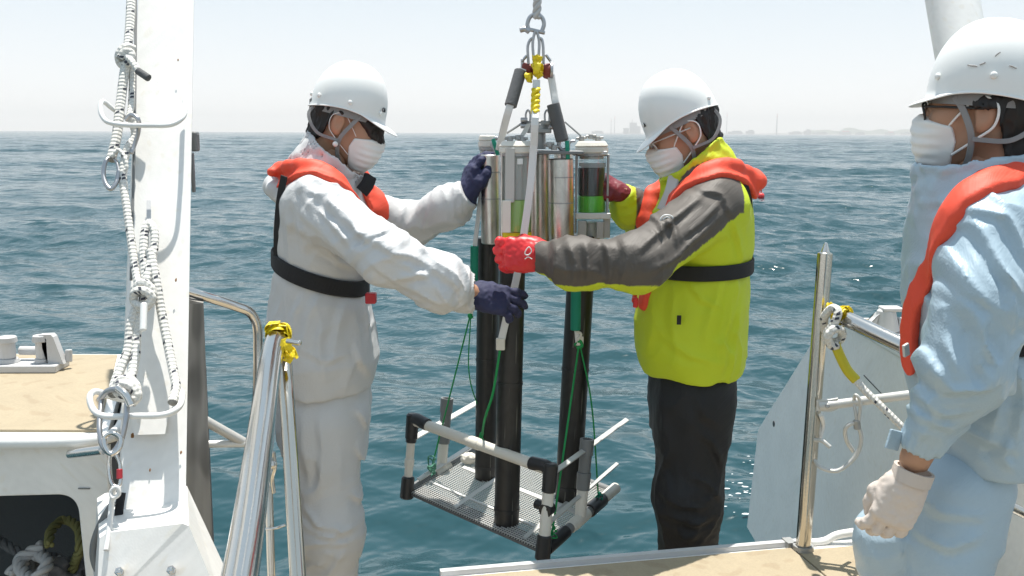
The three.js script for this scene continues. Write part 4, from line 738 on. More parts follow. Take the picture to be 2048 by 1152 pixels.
// ---- man at the left: pale grey rain suit, navy gloves
{
  const t = thing('person', 'person in pale grey rain suit and white helmet steadying the sampler with navy gloves', 'person', P(650, 1320, 2.87).setY(DECK));
  const suit = mat({ color: lin(0.55, 0.555, 0.56), roughness: 0.48, bumpMap: clothBump, bumpScale: 0.0012, sheen: 0.2 }), glove = mat({ color: lin(0.022, 0.026, 0.075), roughness: 0.75, bumpMap: weaveBump, bumpScale: 0.0008 });
  const D = 2.87, T = sections([row(338, 590, 690, D, 0.10), row(362, 572, 704, D, 0.155), row(390, 562, 716, D, 0.195), row(440, 555, 730, D, 0.21), row(510, 551, 740, D, 0.21), row(565, 549, 733, D, 0.2), row(650, 540, 748, D, 0.21), row(710, 533, 757, D, 0.22), row(768, 536, 746, D, 0.205)], 0.05);
  const s1 = P(628, 408, 2.70), e1 = P(772, 512, 2.54), w1 = P(946, 588, 2.63), s2 = P(690, 408, 3.04), e2 = P(818, 452, 3.12), w2 = P(936, 387, 3.05);
  const arms = [{ p: [s1, e1, P(880, 566, 2.56), w1], r: [0.082, 0.066, 0.066, 0.05] }, { p: [s2, e2, P(895, 415, 3.07), w2], r: [0.075, 0.06, 0.058, 0.046] }];
  const hood = chain([P(548, 380, 2.8), P(552, 372, 2.9), P(575, 350, 3.0)], [0.025, 0.03, 0.03]);
  const collar = { base: P(634, 376, D), top: P(677, 306, D), r0: 0.108, r1: 0.10, th: 0.006, front: V(1, -0.4, 0), lift: -0.12 };
  const J = jacketField({ torso: T, arms, fold: drape(2, 5.5, 3), amp: 0.015, foldArm: 0.016, collar, lumps: [hood], cinch: (x) => P(640, 540, D).y - 0.048 * (x - P(641, 552, D).x) / 0.138, crease: creases([
    [10, 12, 2.6, 600, 372, 660, 408, 720, 450, 760, 478], [9, 9, 2.58, 606, 398, 650, 432, 708, 486], [7, 8, 2.6, 640, 372, 690, 414, 716, 440], [8, 10, 2.58, 590, 420, 640, 466, 700, 520], [6, 8, 2.6, 618, 378, 650, 392, 694, 420], [7, 9, 2.62, 582, 400, 596, 450, 604, 500],
    [9, 10, 2.52, 700, 452, 780, 492, 868, 532], [9, 9, 2.52, 796, 556, 830, 548, 866, 545], [8, 8, 2.52, 812, 562, 850, 590, 896, 612], [8, 8, 2.52, 862, 530, 890, 546, 914, 566], [7, 7, 2.55, 906, 544, 918, 572, 924, 602], [7, 7, 2.55, 880, 562, 888, 588, 902, 612], [6, 7, 2.52, 740, 520, 790, 560, 840, 590], [6, 7, 2.52, 752, 498, 800, 520, 850, 548],
    [8, 12, 2.66, 690, 600, 676, 640, 664, 735], [8, 10, 2.67, 708, 690, 716, 730, 728, 776], [9, 10, 2.68, 724, 640, 742, 690, 752, 745], [7, 12, 2.66, 640, 590, 612, 640, 596, 720], [7, 9, 2.66, 600, 590, 580, 660, 572, 740], [6, 10, 2.66, 630, 600, 640, 680, 650, 760], [5, 9, 2.66, 606, 700, 660, 724, 700, 716], [6, 9, 2.66, 575, 440, 570, 500, 580, 540], [7, 9, 2.66, 640, 500, 690, 536, 716, 560],
    [7, 7, 2.9, 800, 410, 836, 400, 880, 396], [8, 7, 2.95, 852, 384, 868, 400, 874, 424], [8, 7, 2.95, 878, 376, 890, 396, 896, 420], [7, 8, 2.95, 760, 430, 800, 440, 830, 420]], -D) });
  const jacket = part('rain_jacket', sdfMesh(J, P(500, 830, 2.87).setZ(-3.28), P(960, 240, 3.0).setZ(-2.42), 0.0058), suit, t);
  part('collar_lining', band([P(742, 352, D - 0.04), P(736, 368, D - 0.05), P(724, 384, D - 0.06)], V(0.7, 0.2, 0.6), 0.04, 0.012, false, 10), M.blackWeb, jacket);
  const legs = [{ p: [P(648, 850, 2.78), P(660, 1060, 2.75), P(652, 1310, 2.78)], r: [0.11, 0.088, 0.085] }, { p: [P(640, 850, 2.96), P(664, 1060, 2.99), P(650, 1310, 2.96)], r: [0.1, 0.085, 0.08] }];
  const hips = sections([row(735, 545, 738, D, 0.175), row(800, 548, 742, D, 0.18), row(880, 560, 735, D, 0.175)], 0.04);
  part('rain_trousers', sdfMesh(trousersField(hips, legs, 0.011, 5, creases([[9, 10, 2.68, 708, 830, 718, 852, 728, 880], [8, 9, 2.68, 712, 900, 722, 950, 726, 990], [8, 9, 2.68, 700, 990, 722, 1020, 742, 1034], [9, 10, 2.67, 600, 1016, 640, 1046, 694, 1058], [8, 10, 2.67, 612, 1054, 660, 1066, 716, 1056], [8, 10, 2.67, 600, 1090, 650, 1078, 706, 1084], [7, 12, 2.67, 640, 830, 648, 900, 640, 980], [6, 10, 2.67, 600, 830, 606, 900, 616, 970], [7, 10, 2.67, 690, 1100, 670, 1130, 640, 1160]], -D)), P(520, 1330, 2.87).setZ(-3.15), P(790, 750, 2.87).setZ(-2.6), 0.0065), suit, t);
  const hm = frame(P(694, 240, D), 0.06, 0.38);
  const head = headParts(t, hm, { side: 1, rivets: [[1.5, 1.5], [2.4, 1.48], [0.55, 1.5], [3.0, 1.46]], text: 'Chi', textAt: 0.42, nape: -0.075, temple: 0.014, fringe: 0.004, loop: 0.0016, tip: 0.13, shift: [0.012, 0.005, 0], bangs: [bone(V(0.052, 0.02, 0.058), V(0.08, -0.012, 0.054), 0.014, 0.008), bone(V(0.082, 0.018, 0.012), V(0.114, -0.022, 0.008), 0.014, 0.01), bone(V(0.076, 0.018, 0.036), V(0.108, -0.02, 0.026), 0.014, 0.01), bone(V(0.068, 0.018, 0.048), V(0.098, -0.018, 0.042), 0.013, 0.009)] });
  part('body', bodyGeo(head, P(688, 268, D), P(640, 350, D), [row(370, 600, 690, D, 0.14), row(500, 590, 700, D, 0.15), row(820, 590, 700, D, 0.13)], [[s1, e1, P(880, 566, 2.57), w1], [s2, e2, P(895, 415, 3.07), w2]], legs.map((l) => l.p)), skin, t);
  part('strap_tab', new THREE.SphereGeometry(0.0078, 16, 10).translate(...W3(hm, 0.002, -0.072, 0.088).toArray()), helmetM, t);
  part('glove', handGeo(P(948, 590, 2.635), V(1, -0.22, -0.12), V(0.1, 0.55, 0.85), -1, [[0.12, 0.35, 0.35], [0.22, 0.4, 0.35], [0.36, 0.45, 0.4], [0.55, 0.5, 0.45], [0.6]], 1.02, 0.05), glove, t);
  part('glove', handGeo(P(934, 392, 3.06), V(0.2, 1, -0.12), V(-0.9, 0.2, 0.35), 1, [[0.35, 0.5, 0.4], [0.35, 0.5, 0.4], [0.35, 0.5, 0.4], [0.4, 0.5, 0.4], [0.3]], 1.12, 0.03), glove, t);
  const va = [P(556, 340, 2.95), P(566, 336, 2.8), P(612, 332, 2.72), P(655, 344, 2.71), P(694, 378, 2.72), P(722, 425, 2.745), P(742, 480, 2.78), P(750, 540, 2.80), P(756, 604, 2.8)], vr = [0.024, 0.025, 0.026, 0.024, 0.02, 0.017, 0.016, 0.016, 0.017];
  const mir = (p) => V(p.x + 0.02, p.y, -2 * D - p.z), vf = vestField(T, arms, va, vr, mir, WIDE), [lo, hi] = around([...va, ...va.map(mir)], 0.06);
  const vest = part('life_vest', sdfMesh(vf, lo, hi, 0.005), vestM, t);
  belt(t, T, (a) => P(640, 540, D).y - 0.048 * Math.cos(a), 0.046, 0, 2 * Math.PI, 0.002);
  part('back_strap', band([P(568, 352, 2.7), P(559, 400, 2.71), P(554, 460, 2.72), P(553, 520, 2.74)], V(-0.5, 0, 1), 0.022, 0.005, false, 24), M.blackWeb, vest);
  part('buckle', [box(0.03, 0.03, 0.03, P(742, 596, 2.74), 0.004)], mat({ color: lin(0.45, 0.02, 0.03), roughness: 0.4 }), vest);
  boots(t, [legs[0].p[2], legs[1].p[2]], V(1, 0, 0));
}
// ---- man at the right: lime and grey jacket, black trousers, red gloves
{
  const t = thing('person', 'person in lime green and grey jacket with red gloves bent over the sampler', 'person', P(1380, 1320, 2.87).setY(DECK));
  const lime = [0.50, 0.60, 0.013], greyC = [0.082, 0.071, 0.061];
  const cloth = mat({ color: 0xffffff, vertexColors: true, roughness: 0.6, bumpMap: clothBump, bumpScale: 0.0012 }), trM = mat({ color: lin(0.006, 0.006, 0.007), roughness: 0.65, bumpMap: clothBump, bumpScale: 0.0015 });
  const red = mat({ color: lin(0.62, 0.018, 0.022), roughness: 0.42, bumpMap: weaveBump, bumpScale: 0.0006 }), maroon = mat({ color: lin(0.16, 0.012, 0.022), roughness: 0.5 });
  const D = 2.87, T = sections([row(328, 1385, 1462, D, 0.10), row(352, 1352, 1482, D, 0.155), row(385, 1326, 1496, D, 0.195), row(430, 1310, 1503, D, 0.21), row(500, 1298, 1503, D, 0.21), row(565, 1284, 1496, D, 0.205), row(640, 1268, 1492, D, 0.21), row(700, 1272, 1488, D, 0.215), row(737, 1282, 1482, D, 0.2)], 0.05);
  const s1 = P(1432, 412, 2.70), e1 = P(1278, 526, 2.52), w1 = P(1078, 512, 2.60), s2 = P(1352, 408, 3.03), e2 = P(1296, 452, 3.12), w2 = P(1242, 386, 2.98);
  const arms = [{ p: [s1, e1, P(1150, 528, 2.53), w1], r: [0.085, 0.068, 0.06, 0.042] }, { p: [s2, e2, P(1262, 418, 3.03), w2], r: [0.075, 0.06, 0.05, 0.036] }];
  const collar = { base: P(1408, 372, D), top: P(1380, 310, D), r0: 0.112, r1: 0.098, th: 0.007, front: V(-1, -0.6, 0), lift: -0.2 };
  const J = jacketField({ torso: T, arms, fold: drape(6, 5, 3), amp: 0.012, foldArm: 0.009, collar, f1: 11, cinch: () => P(1400, 528, D).y, crease: creases([
    [9, 8, 2.5, 1106, 482, 1112, 520, 1108, 556], [10, 8, 2.5, 1136, 484, 1148, 520, 1146, 566], [9, 8, 2.48, 1168, 484, 1176, 524, 1172, 572], [10, 9, 2.47, 1204, 480, 1216, 520, 1222, 574], [8, 9, 2.46, 1246, 478, 1252, 512, 1244, 560], [9, 10, 2.48, 1266, 500, 1320, 470, 1372, 430], [9, 10, 2.5, 1290, 540, 1360, 510, 1430, 456], [8, 9, 2.55, 1300, 460, 1350, 430, 1408, 396], [7, 8, 2.6, 1352, 470, 1400, 440, 1446, 400], [8, 9, 2.62, 1396, 376, 1440, 392, 1468, 430], [7, 8, 2.6, 1340, 500, 1396, 470, 1440, 436],
    [8, 12, 2.66, 1446, 560, 1420, 620, 1410, 690], [9, 11, 2.67, 1474, 570, 1452, 660, 1440, 755], [7, 12, 2.66, 1306, 590, 1312, 650, 1300, 730], [7, 10, 2.67, 1486, 620, 1476, 680, 1470, 740], [7, 11, 2.66, 1330, 680, 1380, 712, 1440, 730], [6, 10, 2.66, 1350, 570, 1346, 640, 1352, 720], [7, 9, 2.68, 1460, 440, 1480, 480, 1488, 520], [7, 8, 2.66, 1380, 560, 1400, 600, 1440, 620],
    [8, 7, 3.0, 1256, 400, 1274, 420, 1276, 446], [7, 7, 3.0, 1280, 410, 1296, 430, 1300, 460]], -D) });
  const armAx = [s1, e1, P(1150, 528, 2.53), w1], armF = chain(armAx, [0.085, 0.068, 0.06, 0.042], 0.05);
  const paint = (x, y, z) => {
    const p = V(x, y, z), yokeY = P(1400, 372, D).y;
    if (z > -2.9) { // near sleeve: grey on top and outside, lime along its lower back
      const fa = armF(x, y, z);
      if (fa < 0.05) { let best = 1e9, under = 0, dn = 0; for (let i = 0; i < 3; i++) { const a = armAx[i], b = armAx[i + 1], l = b.clone().sub(a), h = clamp(p.clone().sub(a).dot(l) / l.lengthSq(), 0, 1), q = p.clone().sub(a.clone().addScaledVector(l, h)); if (q.length() < best) { best = q.length(); under = q.y / best; dn = i + h; } }
        const lim = dn < 1 ? lerp(-0.15, -0.62, dn) : lerp(-0.62, -0.8, (dn - 1) / 2); const edge = P(1452, 440, 2.7); if (under > lim && !(x > P(1480, 400, 2.7).x)) return greyC; }
    }
    if (z < -2.95 && x < P(1320, 400, 3.0).x && y > e2.y + 0.02 + (x - e2.x) * 0.4) return x > P(1270, 400, 3).x ? greyC : lime;
    return lime;
  };
  const jacket = part('jacket', sdfMesh(J, P(1060, 800, 2.87).setZ(-3.28), P(1540, 230, 3.0).setZ(-2.42), 0.0055, paint), cloth, t);
  part('collar_flap', band([P(1348, 352, D - 0.07), P(1340, 385, D - 0.1), P(1325, 420, D - 0.11)], V(-0.5, 0.2, 0.8), 0.035, 0.008, false, 16), M.greyFill, jacket);
  part('tag', box(0.012, 0.026, 0.003, P(1358, 640, D - 0.212), 0.001), M.blackWeb, jacket);
  const em = P(1333, 437, 2.556), emb = part('sleeve_emblem', [tube([P(1321, 440, 2.528), P(1326, 432, 2.528), P(1336, 430, 2.528), P(1345, 434, 2.528), P(1342, 442, 2.528), P(1332, 444, 2.528)], 0.0022, 40, 6, true), tube([P(1326, 439, 2.526), P(1334, 434, 2.526), P(1342, 438, 2.526)], 0.0018, 14, 6)], M.whiteRod, jacket);
  part('toggle', box(0.014, 0.03, 0.012, P(1271, 605, D - 0.13), 0.004), red, jacket);
  const legs = [{ p: [P(1390, 810, 2.78), P(1374, 1000, 2.75), P(1382, 1310, 2.78)], r: [0.108, 0.09, 0.085] }, { p: [P(1382, 810, 2.96), P(1378, 1000, 2.98), P(1376, 1310, 2.96)], r: [0.1, 0.088, 0.08] }];
  const hips = sections([row(705, 1300, 1474, D, 0.17), row(780, 1298, 1466, D, 0.175), row(850, 1300, 1455, D, 0.17)], 0.04);
  part('trousers', sdfMesh(trousersField(hips, legs, 0.012, 15, creases([[9, 10, 2.68, 1396, 862, 1430, 892, 1446, 940], [9, 10, 2.68, 1380, 950, 1420, 970, 1446, 1006], [8, 12, 2.68, 1330, 790, 1324, 880, 1334, 980], [8, 10, 2.67, 1316, 990, 1360, 1010, 1420, 1004], [8, 10, 2.67, 1320, 1030, 1380, 1044, 1440, 1030], [7, 12, 2.67, 1400, 790, 1410, 830, 1440, 850]], -D)), P(1240, 1330, 2.87).setZ(-3.15), P(1520, 715, 2.87).setZ(-2.6), 0.0065), trM, t);
  const hm = frame(P(1364, 256, D), Math.PI - 0.05, 0.46);
  const head = headParts(t, hm, { side: -1, shift: [0.008, 0.006, 0], rivets: [[2.5, 1.5], [0.3, 1.4]], text: 'Ch', textAt: 0.35, nape: -0.07, temple: 0.02, fringe: 0.06, loop: 0.003 });
  spectacles(t, hm, M.galvan);
  part('body', bodyGeo(head, P(1396, 285, D), P(1418, 352, D), [row(370, 1370, 1460, D, 0.14), row(500, 1350, 1450, D, 0.15), row(780, 1340, 1430, D, 0.13)], [[s1, e1, P(1150, 528, 2.53), w1], [s2, e2, P(1262, 418, 3.03), w2]], legs.map((l) => l.p)), skin, t);
  const g1 = part('glove', handGeo(P(1082, 510, 2.595), V(-1, 0.02, -0.02), V(0.02, 0.25, 1), 1, [[0.5, 1.0, 0.9], [0.6, 1.1, 0.9], [0.7, 1.1, 0.9], [0.8, 1.1, 0.9], [0.9]], 1.18, 0.03), red, t);
  part('print', [tube([P(1052, 500, 2.545), P(1058, 494, 2.545), P(1063, 502, 2.545), P(1056, 510, 2.545), P(1050, 508, 2.545)], 0.0016, 30, 6, true), tube([P(1050, 518, 2.545), P(1056, 514, 2.545), P(1064, 518, 2.545)], 0.0014, 12, 6)], M.whiteRod, g1);
  part('glove', handGeo(P(1246, 388, 2.985), V(-0.75, 0.5, 0.1), V(0.55, 0.75, 0.4), -1, [[0.4, 0.9, 0.7], [0.4, 0.9, 0.7], [0.5, 0.9, 0.7], [0.5, 0.9, 0.7], [0.5]], 1.12, 0.03, 0.85), maroon, t);
  const va = [P(1506, 358, 2.95), P(1500, 352, 2.82), P(1462, 330, 2.73), P(1420, 338, 2.70), P(1384, 362, 2.71), P(1350, 405, 2.745), P(1322, 470, 2.78), P(1304, 540, 2.8), P(1292, 604, 2.8)], vr = [0.024, 0.026, 0.028, 0.025, 0.022, 0.018, 0.016, 0.016, 0.016];
  const mir = (p) => V(p.x - 0.02, p.y, -2 * D - p.z), v3 = chain([P(1514, 362, 2.8), P(1512, 362, 2.95)], [0.012, 0.012]), v0 = vestField(T, arms, va, vr, mir, WIDE), vf = (x, y, z) => smin(v0(x, y, z), v3(x, y, z), 0.05), [lo, hi] = around([...va, ...va.map(mir), P(1516, 362, 2.9)], 0.06);
  const vest = part('life_vest', sdfMesh(vf, lo, hi, 0.006), vestM, t);
  belt(t, T, (a) => P(1400, 528, D).y + 0.006 * Math.cos(a), 0.042, 0, 2 * Math.PI, 0.001);
  part('buckle', box(0.014, 0.034, 0.02, P(1497, 512, D - 0.06), 0.004), M.blackPlastic, vest);
  part('back_strap', band([P(1490, 368, 2.74), P(1498, 400, 2.76), P(1502, 460, 2.78), P(1500, 530, 2.8)], V(0.6, 0, 1), 0.022, 0.005, false, 24), M.blackWeb, vest);
  boots(t, [legs[0].p[2], legs[1].p[2]], V(-1, 0, 0));
}
// ---- onlooker at the right edge: light blue rain suit
{
  const K = 0.872, P = (x, y, d) => P0(x, y, d * K);
  const t = thing('person', 'person in shiny light blue rain suit looking on beside the chrome rail', 'person', P(1930, 1700, 2.1).setY(DECK));
  const suit = mat({ color: lin(0.36, 0.465, 0.54), roughness: 0.34, bumpMap: clothBump, bumpScale: 0.001, sheen: 0.2 }), glove = mat({ color: lin(0.60, 0.52, 0.46), roughness: 0.65, bumpMap: weaveBump, bumpScale: 0.0006 });
  const D = 2.12, T = sections([row(318, 1900, 2045, D, 0.090), row(352, 1868, 2085, D, 0.140), row(400, 1846, 2110, D, 0.171), row(470, 1828, 2128, D, 0.180), row(600, 1816, 2130, D, 0.180), row(720, 1814, 2128, D, 0.176), row(800, 1834, 2104, D, 0.176), row(912, 1862, 2036, D, 0.16)], 0.05);
  const s1 = P(1978, 466, 1.94), e1 = P(1930, 738, 1.88), w1 = P(1836, 900, 1.93), s2 = P(1930, 462, 2.28), e2 = P(1890, 730, 2.34), w2 = P(1850, 930, 2.24);
  const arms = [{ p: [s1, P(1966, 600, 1.89), e1, w1], r: [0.075, 0.068, 0.064, 0.036], bend: 2, gather: 0.004 }, { p: [s2, e2, w2], r: [0.068, 0.058, 0.04] }];
  const collar = { base: P(1958, 400, D), top: P(1950, 312, D), r0: 0.112, r1: 0.104, th: 0.006, front: V(-1, -0.1, 0), lift: 0.02 };
  const J = jacketField({ torso: T, arms, fold: drape(9, 6, 3.4), amp: 0.011, foldArm: 0.011, collar, f1: 5, f2: 9, cinch: () => P(2000, 655, D).y, crease: creases([
    [9, 8, 1.86, 1906, 440, 1908, 510, 1924, 560, 1940, 600], [10, 8, 1.86, 1948, 440, 1978, 530, 2014, 584], [9, 8, 1.9, 1858, 466, 1880, 436, 1930, 412], [10, 9, 1.9, 1926, 414, 1990, 430, 2034, 528], [8, 7, 1.84, 1912, 515, 1924, 580, 1942, 604], [10, 8, 1.82, 1916, 584, 1948, 650, 1976, 724, 1964, 772], [11, 9, 1.82, 1852, 690, 1868, 742, 1902, 780, 1962, 772], [9, 7, 1.82, 1944, 674, 1952, 720, 1964, 762], [8, 8, 1.84, 1876, 500, 1866, 580, 1858, 650], [8, 8, 1.84, 1890, 620, 1886, 690, 1896, 740], [7, 7, 1.85, 1846, 800, 1880, 830, 1930, 822], [7, 7, 1.86, 1840, 830, 1872, 850, 1900, 860], [8, 8, 1.84, 1990, 480, 2000, 560, 1996, 640], [7, 8, 1.92, 2010, 560, 2030, 640, 2060, 680], [8, 10, 1.92, 1990, 720, 2000, 800, 1980, 900], [8, 10, 1.92, 2030, 710, 2040, 800, 2036, 900], [7, 10, 1.92, 1920, 850, 1960, 880, 2040, 900], [9, 8, 1.9, 2030, 880, 2020, 920, 2036, 950]], -D * K, P) });
  const jacket = part('rain_jacket', sdfMesh(J, P(1720, 1010, 1.9).setZ(-2.46 * K), P(2170, 270, 2.1).setZ(-1.74 * K), 0.0045), suit, t);
  part('cuff_tab', box(0.03, 0.036, 0.006, P(1788, 880, 1.925), 0.002, [0, 0.4, -0.3]), suit, jacket);
  const legs = [{ p: [P(1915, 985, 2.04), P(1880, 1300, 1.99), P(1880, 1690, 2.03)], r: [0.078, 0.076, 0.068] }, { p: [P(1895, 960, 2.2), P(1788, 1085, 2.13), P(1798, 1470, 2.16)], r: [0.08, 0.066, 0.064] }];
  const hips = sections([row(870, 1896, 2012, D, 0.12), row(960, 1886, 1996, D, 0.125), row(1040, 1872, 1970, D, 0.12)], 0.04);
  part('rain_trousers', sdfMesh(trousersField(hips, legs, 0.008, 25, creases([[9, 9, 1.95, 1740, 1000, 1770, 1010, 1800, 1006], [8, 9, 1.95, 1726, 1040, 1760, 1050, 1800, 1040], [7, 10, 1.92, 1850, 1010, 1900, 1040, 1980, 1040], [8, 10, 1.92, 1860, 1090, 1910, 1110, 1970, 1080], [7, 10, 1.92, 1840, 1060, 1846, 1110, 1840, 1160]], -D * K, P)), P(1620, 1700, 2.0).setZ(-2.42 * K), P(2100, 880, 2.1).setZ(-1.80 * K), 0.006), suit, t);
  const hm = frame(P(1972, 213, D), Math.PI - 0.6, 0.0);
  const head = headParts(t, hm, { side: -1, rivets: [[0.75, 1.42], [1.75, 1.42], [2.6, 1.42]], scuffs: [[1.75, 1.12, 0.07, -0.06], [1.4, 1.3, 0.16, 0.02], [1.55, 1.27, 0.08, -0.04], [2.0, 1.28, 0.1, 0.03]], vis: 0.6, shift: [0.012, -0.004, 0], tip: 0.08, nape: -0.1, temple: -0.005, fringe: 0.05, loop: 0.0035, back: chain([V(-0.07, -0.02, 0), V(-0.09, -0.08, 0), V(-0.07, -0.13, 0)], [0.06, 0.05, 0.03], 0.04) });
  spectacles(t, hm, M.blackPlastic);
  part('body', bodyGeo(head, P(1965, 285, D), P(1975, 380, D), [row(400, 1900, 2060, D, 0.126), row(600, 1890, 2040, D, 0.12), row(960, 1900, 1975, D, 0.09)], [[s1, P(1966, 600, 1.89), e1, P(1830, 918, 1.93)], [s2, P(1905, 600, 2.32), e2, w2]], legs.map((l) => l.p)), skin, t);
  const g1 = part('glove', handGeo(P(1818, 962, 1.935), V(-0.42, -1, 0.05), V(-0.15, 0.1, 1), 1, [[0.35, 0.6, 0.5], [0.4, 0.7, 0.5], [0.45, 0.7, 0.6], [0.5, 0.7, 0.6], [0.7]], 1.1, 0.012, 0.88), glove, t);
  part('cuff', ring(P(1829, 938, 1.934), P(1820, 962, 1.935), 0.036, 0.03, 30), glove, g1);
  part('glove', handGeo(w2, V(-0.3, -1, 0), V(0, 0, -1), -1, [[0.4, 0.6, 0.5], [0.4, 0.6, 0.5], [0.4, 0.6, 0.5], [0.4, 0.6, 0.5], [0.6]], 1.1, 0.03, 0.88), glove, t);
  const va = [P(2140, 362, 2.2), P(2060, 358, 2.06), P(1990, 358, 1.965), P(1935, 392, 1.94), P(1882, 462, 1.95), P(1842, 545, 2.03), P(1814, 640, 2.09), P(1810, 735, 2.09)], vr = [0.022, 0.024, 0.025, 0.022, 0.018, 0.017, 0.016, 0.017];
  const mir = (p) => V(p.x - 0.01, p.y, -2 * D * K - p.z), vf = vestField(T, arms, va, vr, mir, WIDE.map((w) => w * 0.72), false), [lo, hi] = around([...va, ...va.map(mir)], 0.06);
  const vest = part('life_vest', sdfMesh(vf, lo, hi, 0.005), vestM, t);
  part('buckle', [box(0.016, 0.024, 0.006, P(1812, 700, 2.03), 0.002, [0, 0.6, 0.25])], M.galvan, vest);
  part('inflator', [cyl(P(1853, 385, 2.2), P(1849, 350, 2.2), 0.011, 0.009, 16)], M.yellow, vest);
  belt(t, T, (a) => P(2000, 655, D).y, 0.034, -2.0, 2.0, 0.001);
  boots(t, [legs[0].p[2]], V(-1, 0, 0.1));
  const a = legs[1].p[2], st = P(1790, 1560, 2.15).y;
  part('boot', sdfMesh((x, y, z) => smax(chain([a, a.clone().setY(st + 0.05), a.clone().add(V(-0.13, 0, 0)).setY(st + 0.036)], [0.05, 0.048, 0.036], 0.05)(x, y, z), st + 0.001 - y, 0.004), V(a.x - 0.2, st - 0.02, a.z - 0.08), V(a.x + 0.08, a.y + 0.07, a.z + 0.08), 0.009), bootM, t);
  part('step', box(0.34, st - DECK, 0.3, V(a.x - 0.06, (st + DECK) / 2, a.z), 0.01), M.white, boat);
}
// ---------------------------------------------------------------- the multi-tube sediment sampler hanging between the two men
{
  const A = P(814, 985, 3.02), B = P(1086, 1106, 2.62), C = P(1224, 985, 3.02), Dd = A.clone().add(C).sub(B), U = P(1101, 938, 2.64).sub(B);
  const nrm = B.clone().sub(A).cross(C.clone().sub(B)).normalize(); if (nrm.y < 0) nrm.negate();
  const at = (s, t, u = 0) => A.clone().addScaledVector(B.clone().sub(A), s).addScaledVector(C.clone().sub(B), t).addScaledVector(U, u);
  const S = thing('sediment_sampler', 'multi-tube sediment core sampler hung from a rope between the two men', 'sampler', at(0.5, 0.5));
  const add = (n, g, m, p = S) => part(n, g, m, p);
  // --- base frame
  const r = 0.0165;
  const bar = add('base_pipe', cyl(at(0.03, 0, 0.98), at(0.97, 0, 0.98), r, r, 24), M.pvc); add('joint_ring', [cyl(at(0.45, 0, 0.98), at(0.52, 0, 0.98), r * 1.1, r * 1.1, 24)], M.pvc, bar);
  add('base_pipe', [cyl(at(0, 0, 0.08), at(0, 0, 0.95), r * 0.82, r * 0.82, 20), cyl(at(0, 0, 0.36), at(0, 0, 0.46), r * 0.95, r * 0.95, 20)], M.pvc);
  add('base_pipe', cyl(at(1, 0, 0.1), at(1, 0, 0.92), r, r, 24), M.pvc);
  for (const s of [0, 1]) {
    add('elbow', [tube([at(s, 0, 0.74), at(s, 0, 0.95), at(s ? 0.985 : 0.015, 0, 1.0), at(s ? 0.88 : 0.12, 0, 0.99)], r * 1.2, 30, 18), cyl(at(s, 0, 0.78), at(s, 0, 1.07), r * 1.2, r * 1.3, 20, 0.006)], M.blackPlastic);
    add('foot_cap', [cyl(at(s, 0, -0.08), at(s, 0, 0.22), r * 1.35, r * 1.25, 20, 0.004)], M.blackPlastic);
  }
  add('clamp', [cyl(at(1, -0.03, 0.52), at(1, 0.04, 0.52), 0.02, 0.02, 14), cyl(at(0.93, 0, 0.54), at(1.02, 0, 0.54), 0.014, 0.014, 14)], M.blackPlastic);
  add('clamp', [cyl(at(0, 0, 0.68), at(0, 0, 0.78), r * 1.05, r * 1.05, 16)], M.blackPlastic);
  add('base_pipe', [cyl(at(1, 0.02, 0.02), at(1, 0.98, 0.02), r * 0.95, r * 0.95, 22)], M.greyPipe);
  add('base_pipe', [cyl(at(1, 0.36, 0.022), at(1, 0.6, 0.022), r * 1.1, r * 1.1, 22)], M.pvc); add('base_pipe', [cyl(at(1, 0.86, 0.022), at(1, 1.06, 0.022), r * 1.08, r * 1.08, 22)], M.pvc);
  add('elbow', [cyl(at(1, 0.04, 0.02), at(1, 0.3, 0.02), r * 1.25, r * 1.2, 20)], M.blackPlastic); add('elbow', [cyl(at(1, 0.64, 0.02), at(1, 0.84, 0.02), r * 1.3, r * 1.3, 20)], M.blackPlastic);
  add('base_pipe', [cyl(at(0, 0.02, 0.02), at(0, 0.98, 0.02), r * 0.8, r * 0.8, 20)], M.greyPipe);
  add('base_pipe', [cyl(at(0.02, 1, 0.02), at(0.98, 1, 0.02), r * 0.8, r * 0.8, 20)], M.greyPipe);
  const flat = (a, b, w) => band([a, a.clone().lerp(b, 0.5), b], V(0.2, 0.9, 0.5), w, 0.004, false, 6);
  add('angle_bar', flat(at(1, 0.02, 0.93), at(1, 1.15, 0.9), 0.016), M.galvan); add('angle_bar', flat(at(1, 0, 0.33), at(1, 1.05, 0.36), 0.013), M.galvan);
  add('angle_bar', flat(at(0, 0, 0.72), at(0, 1.05, 0.74), 0.02), M.galvan); add('angle_bar', flat(at(0.02, 0.1, 0.12), at(0.02, 1.02, 0.16), 0.016), M.galvan);
  add('angle_bar', flat(at(0.05, 0.2, 0.04), at(0.9, 0.2, 0.04), 0.008), M.galvan); add('angle_bar', flat(at(0.95, 0.55, 0.04), at(0.1, 0.55, 0.04), 0.016), M.galvan);
  add('angle_bar', flat(at(0.36, 0.03, 0.045), at(0.36, 0.98, 0.045), 0.014), M.galvan); add('angle_bar', flat(at(0.86, 0.03, 0.045), at(0.86, 0.98, 0.045), 0.014), M.galvan);
  for (const [s, t] of [[0, 0.42], [1, 0.5]]) {
    const p = add('socket', [cyl(at(s, t, 0.02), at(s, t, 0.42), r * 1.05, r * 1.05, 22), cyl(at(s, t - 0.09, 0.02), at(s, t + 0.09, 0.02), r * 1.15, r * 1.15, 20)], M.pvc);
    add('sleeve', [cyl(at(s, t, 0.4), at(s, t, 0.62), r * 1.25, r * 1.3, 22), cyl(at(s, t, 0.62), at(s, t, 0.86), r * 1.12, r * 1.12, 22)], M.greyPipe, p);
    add('pipe_top', [ring(at(s, t, 0.84), at(s, t, 1.04), r * 1.3, r * 0.9, 26)], M.greyPipe, p);
  }
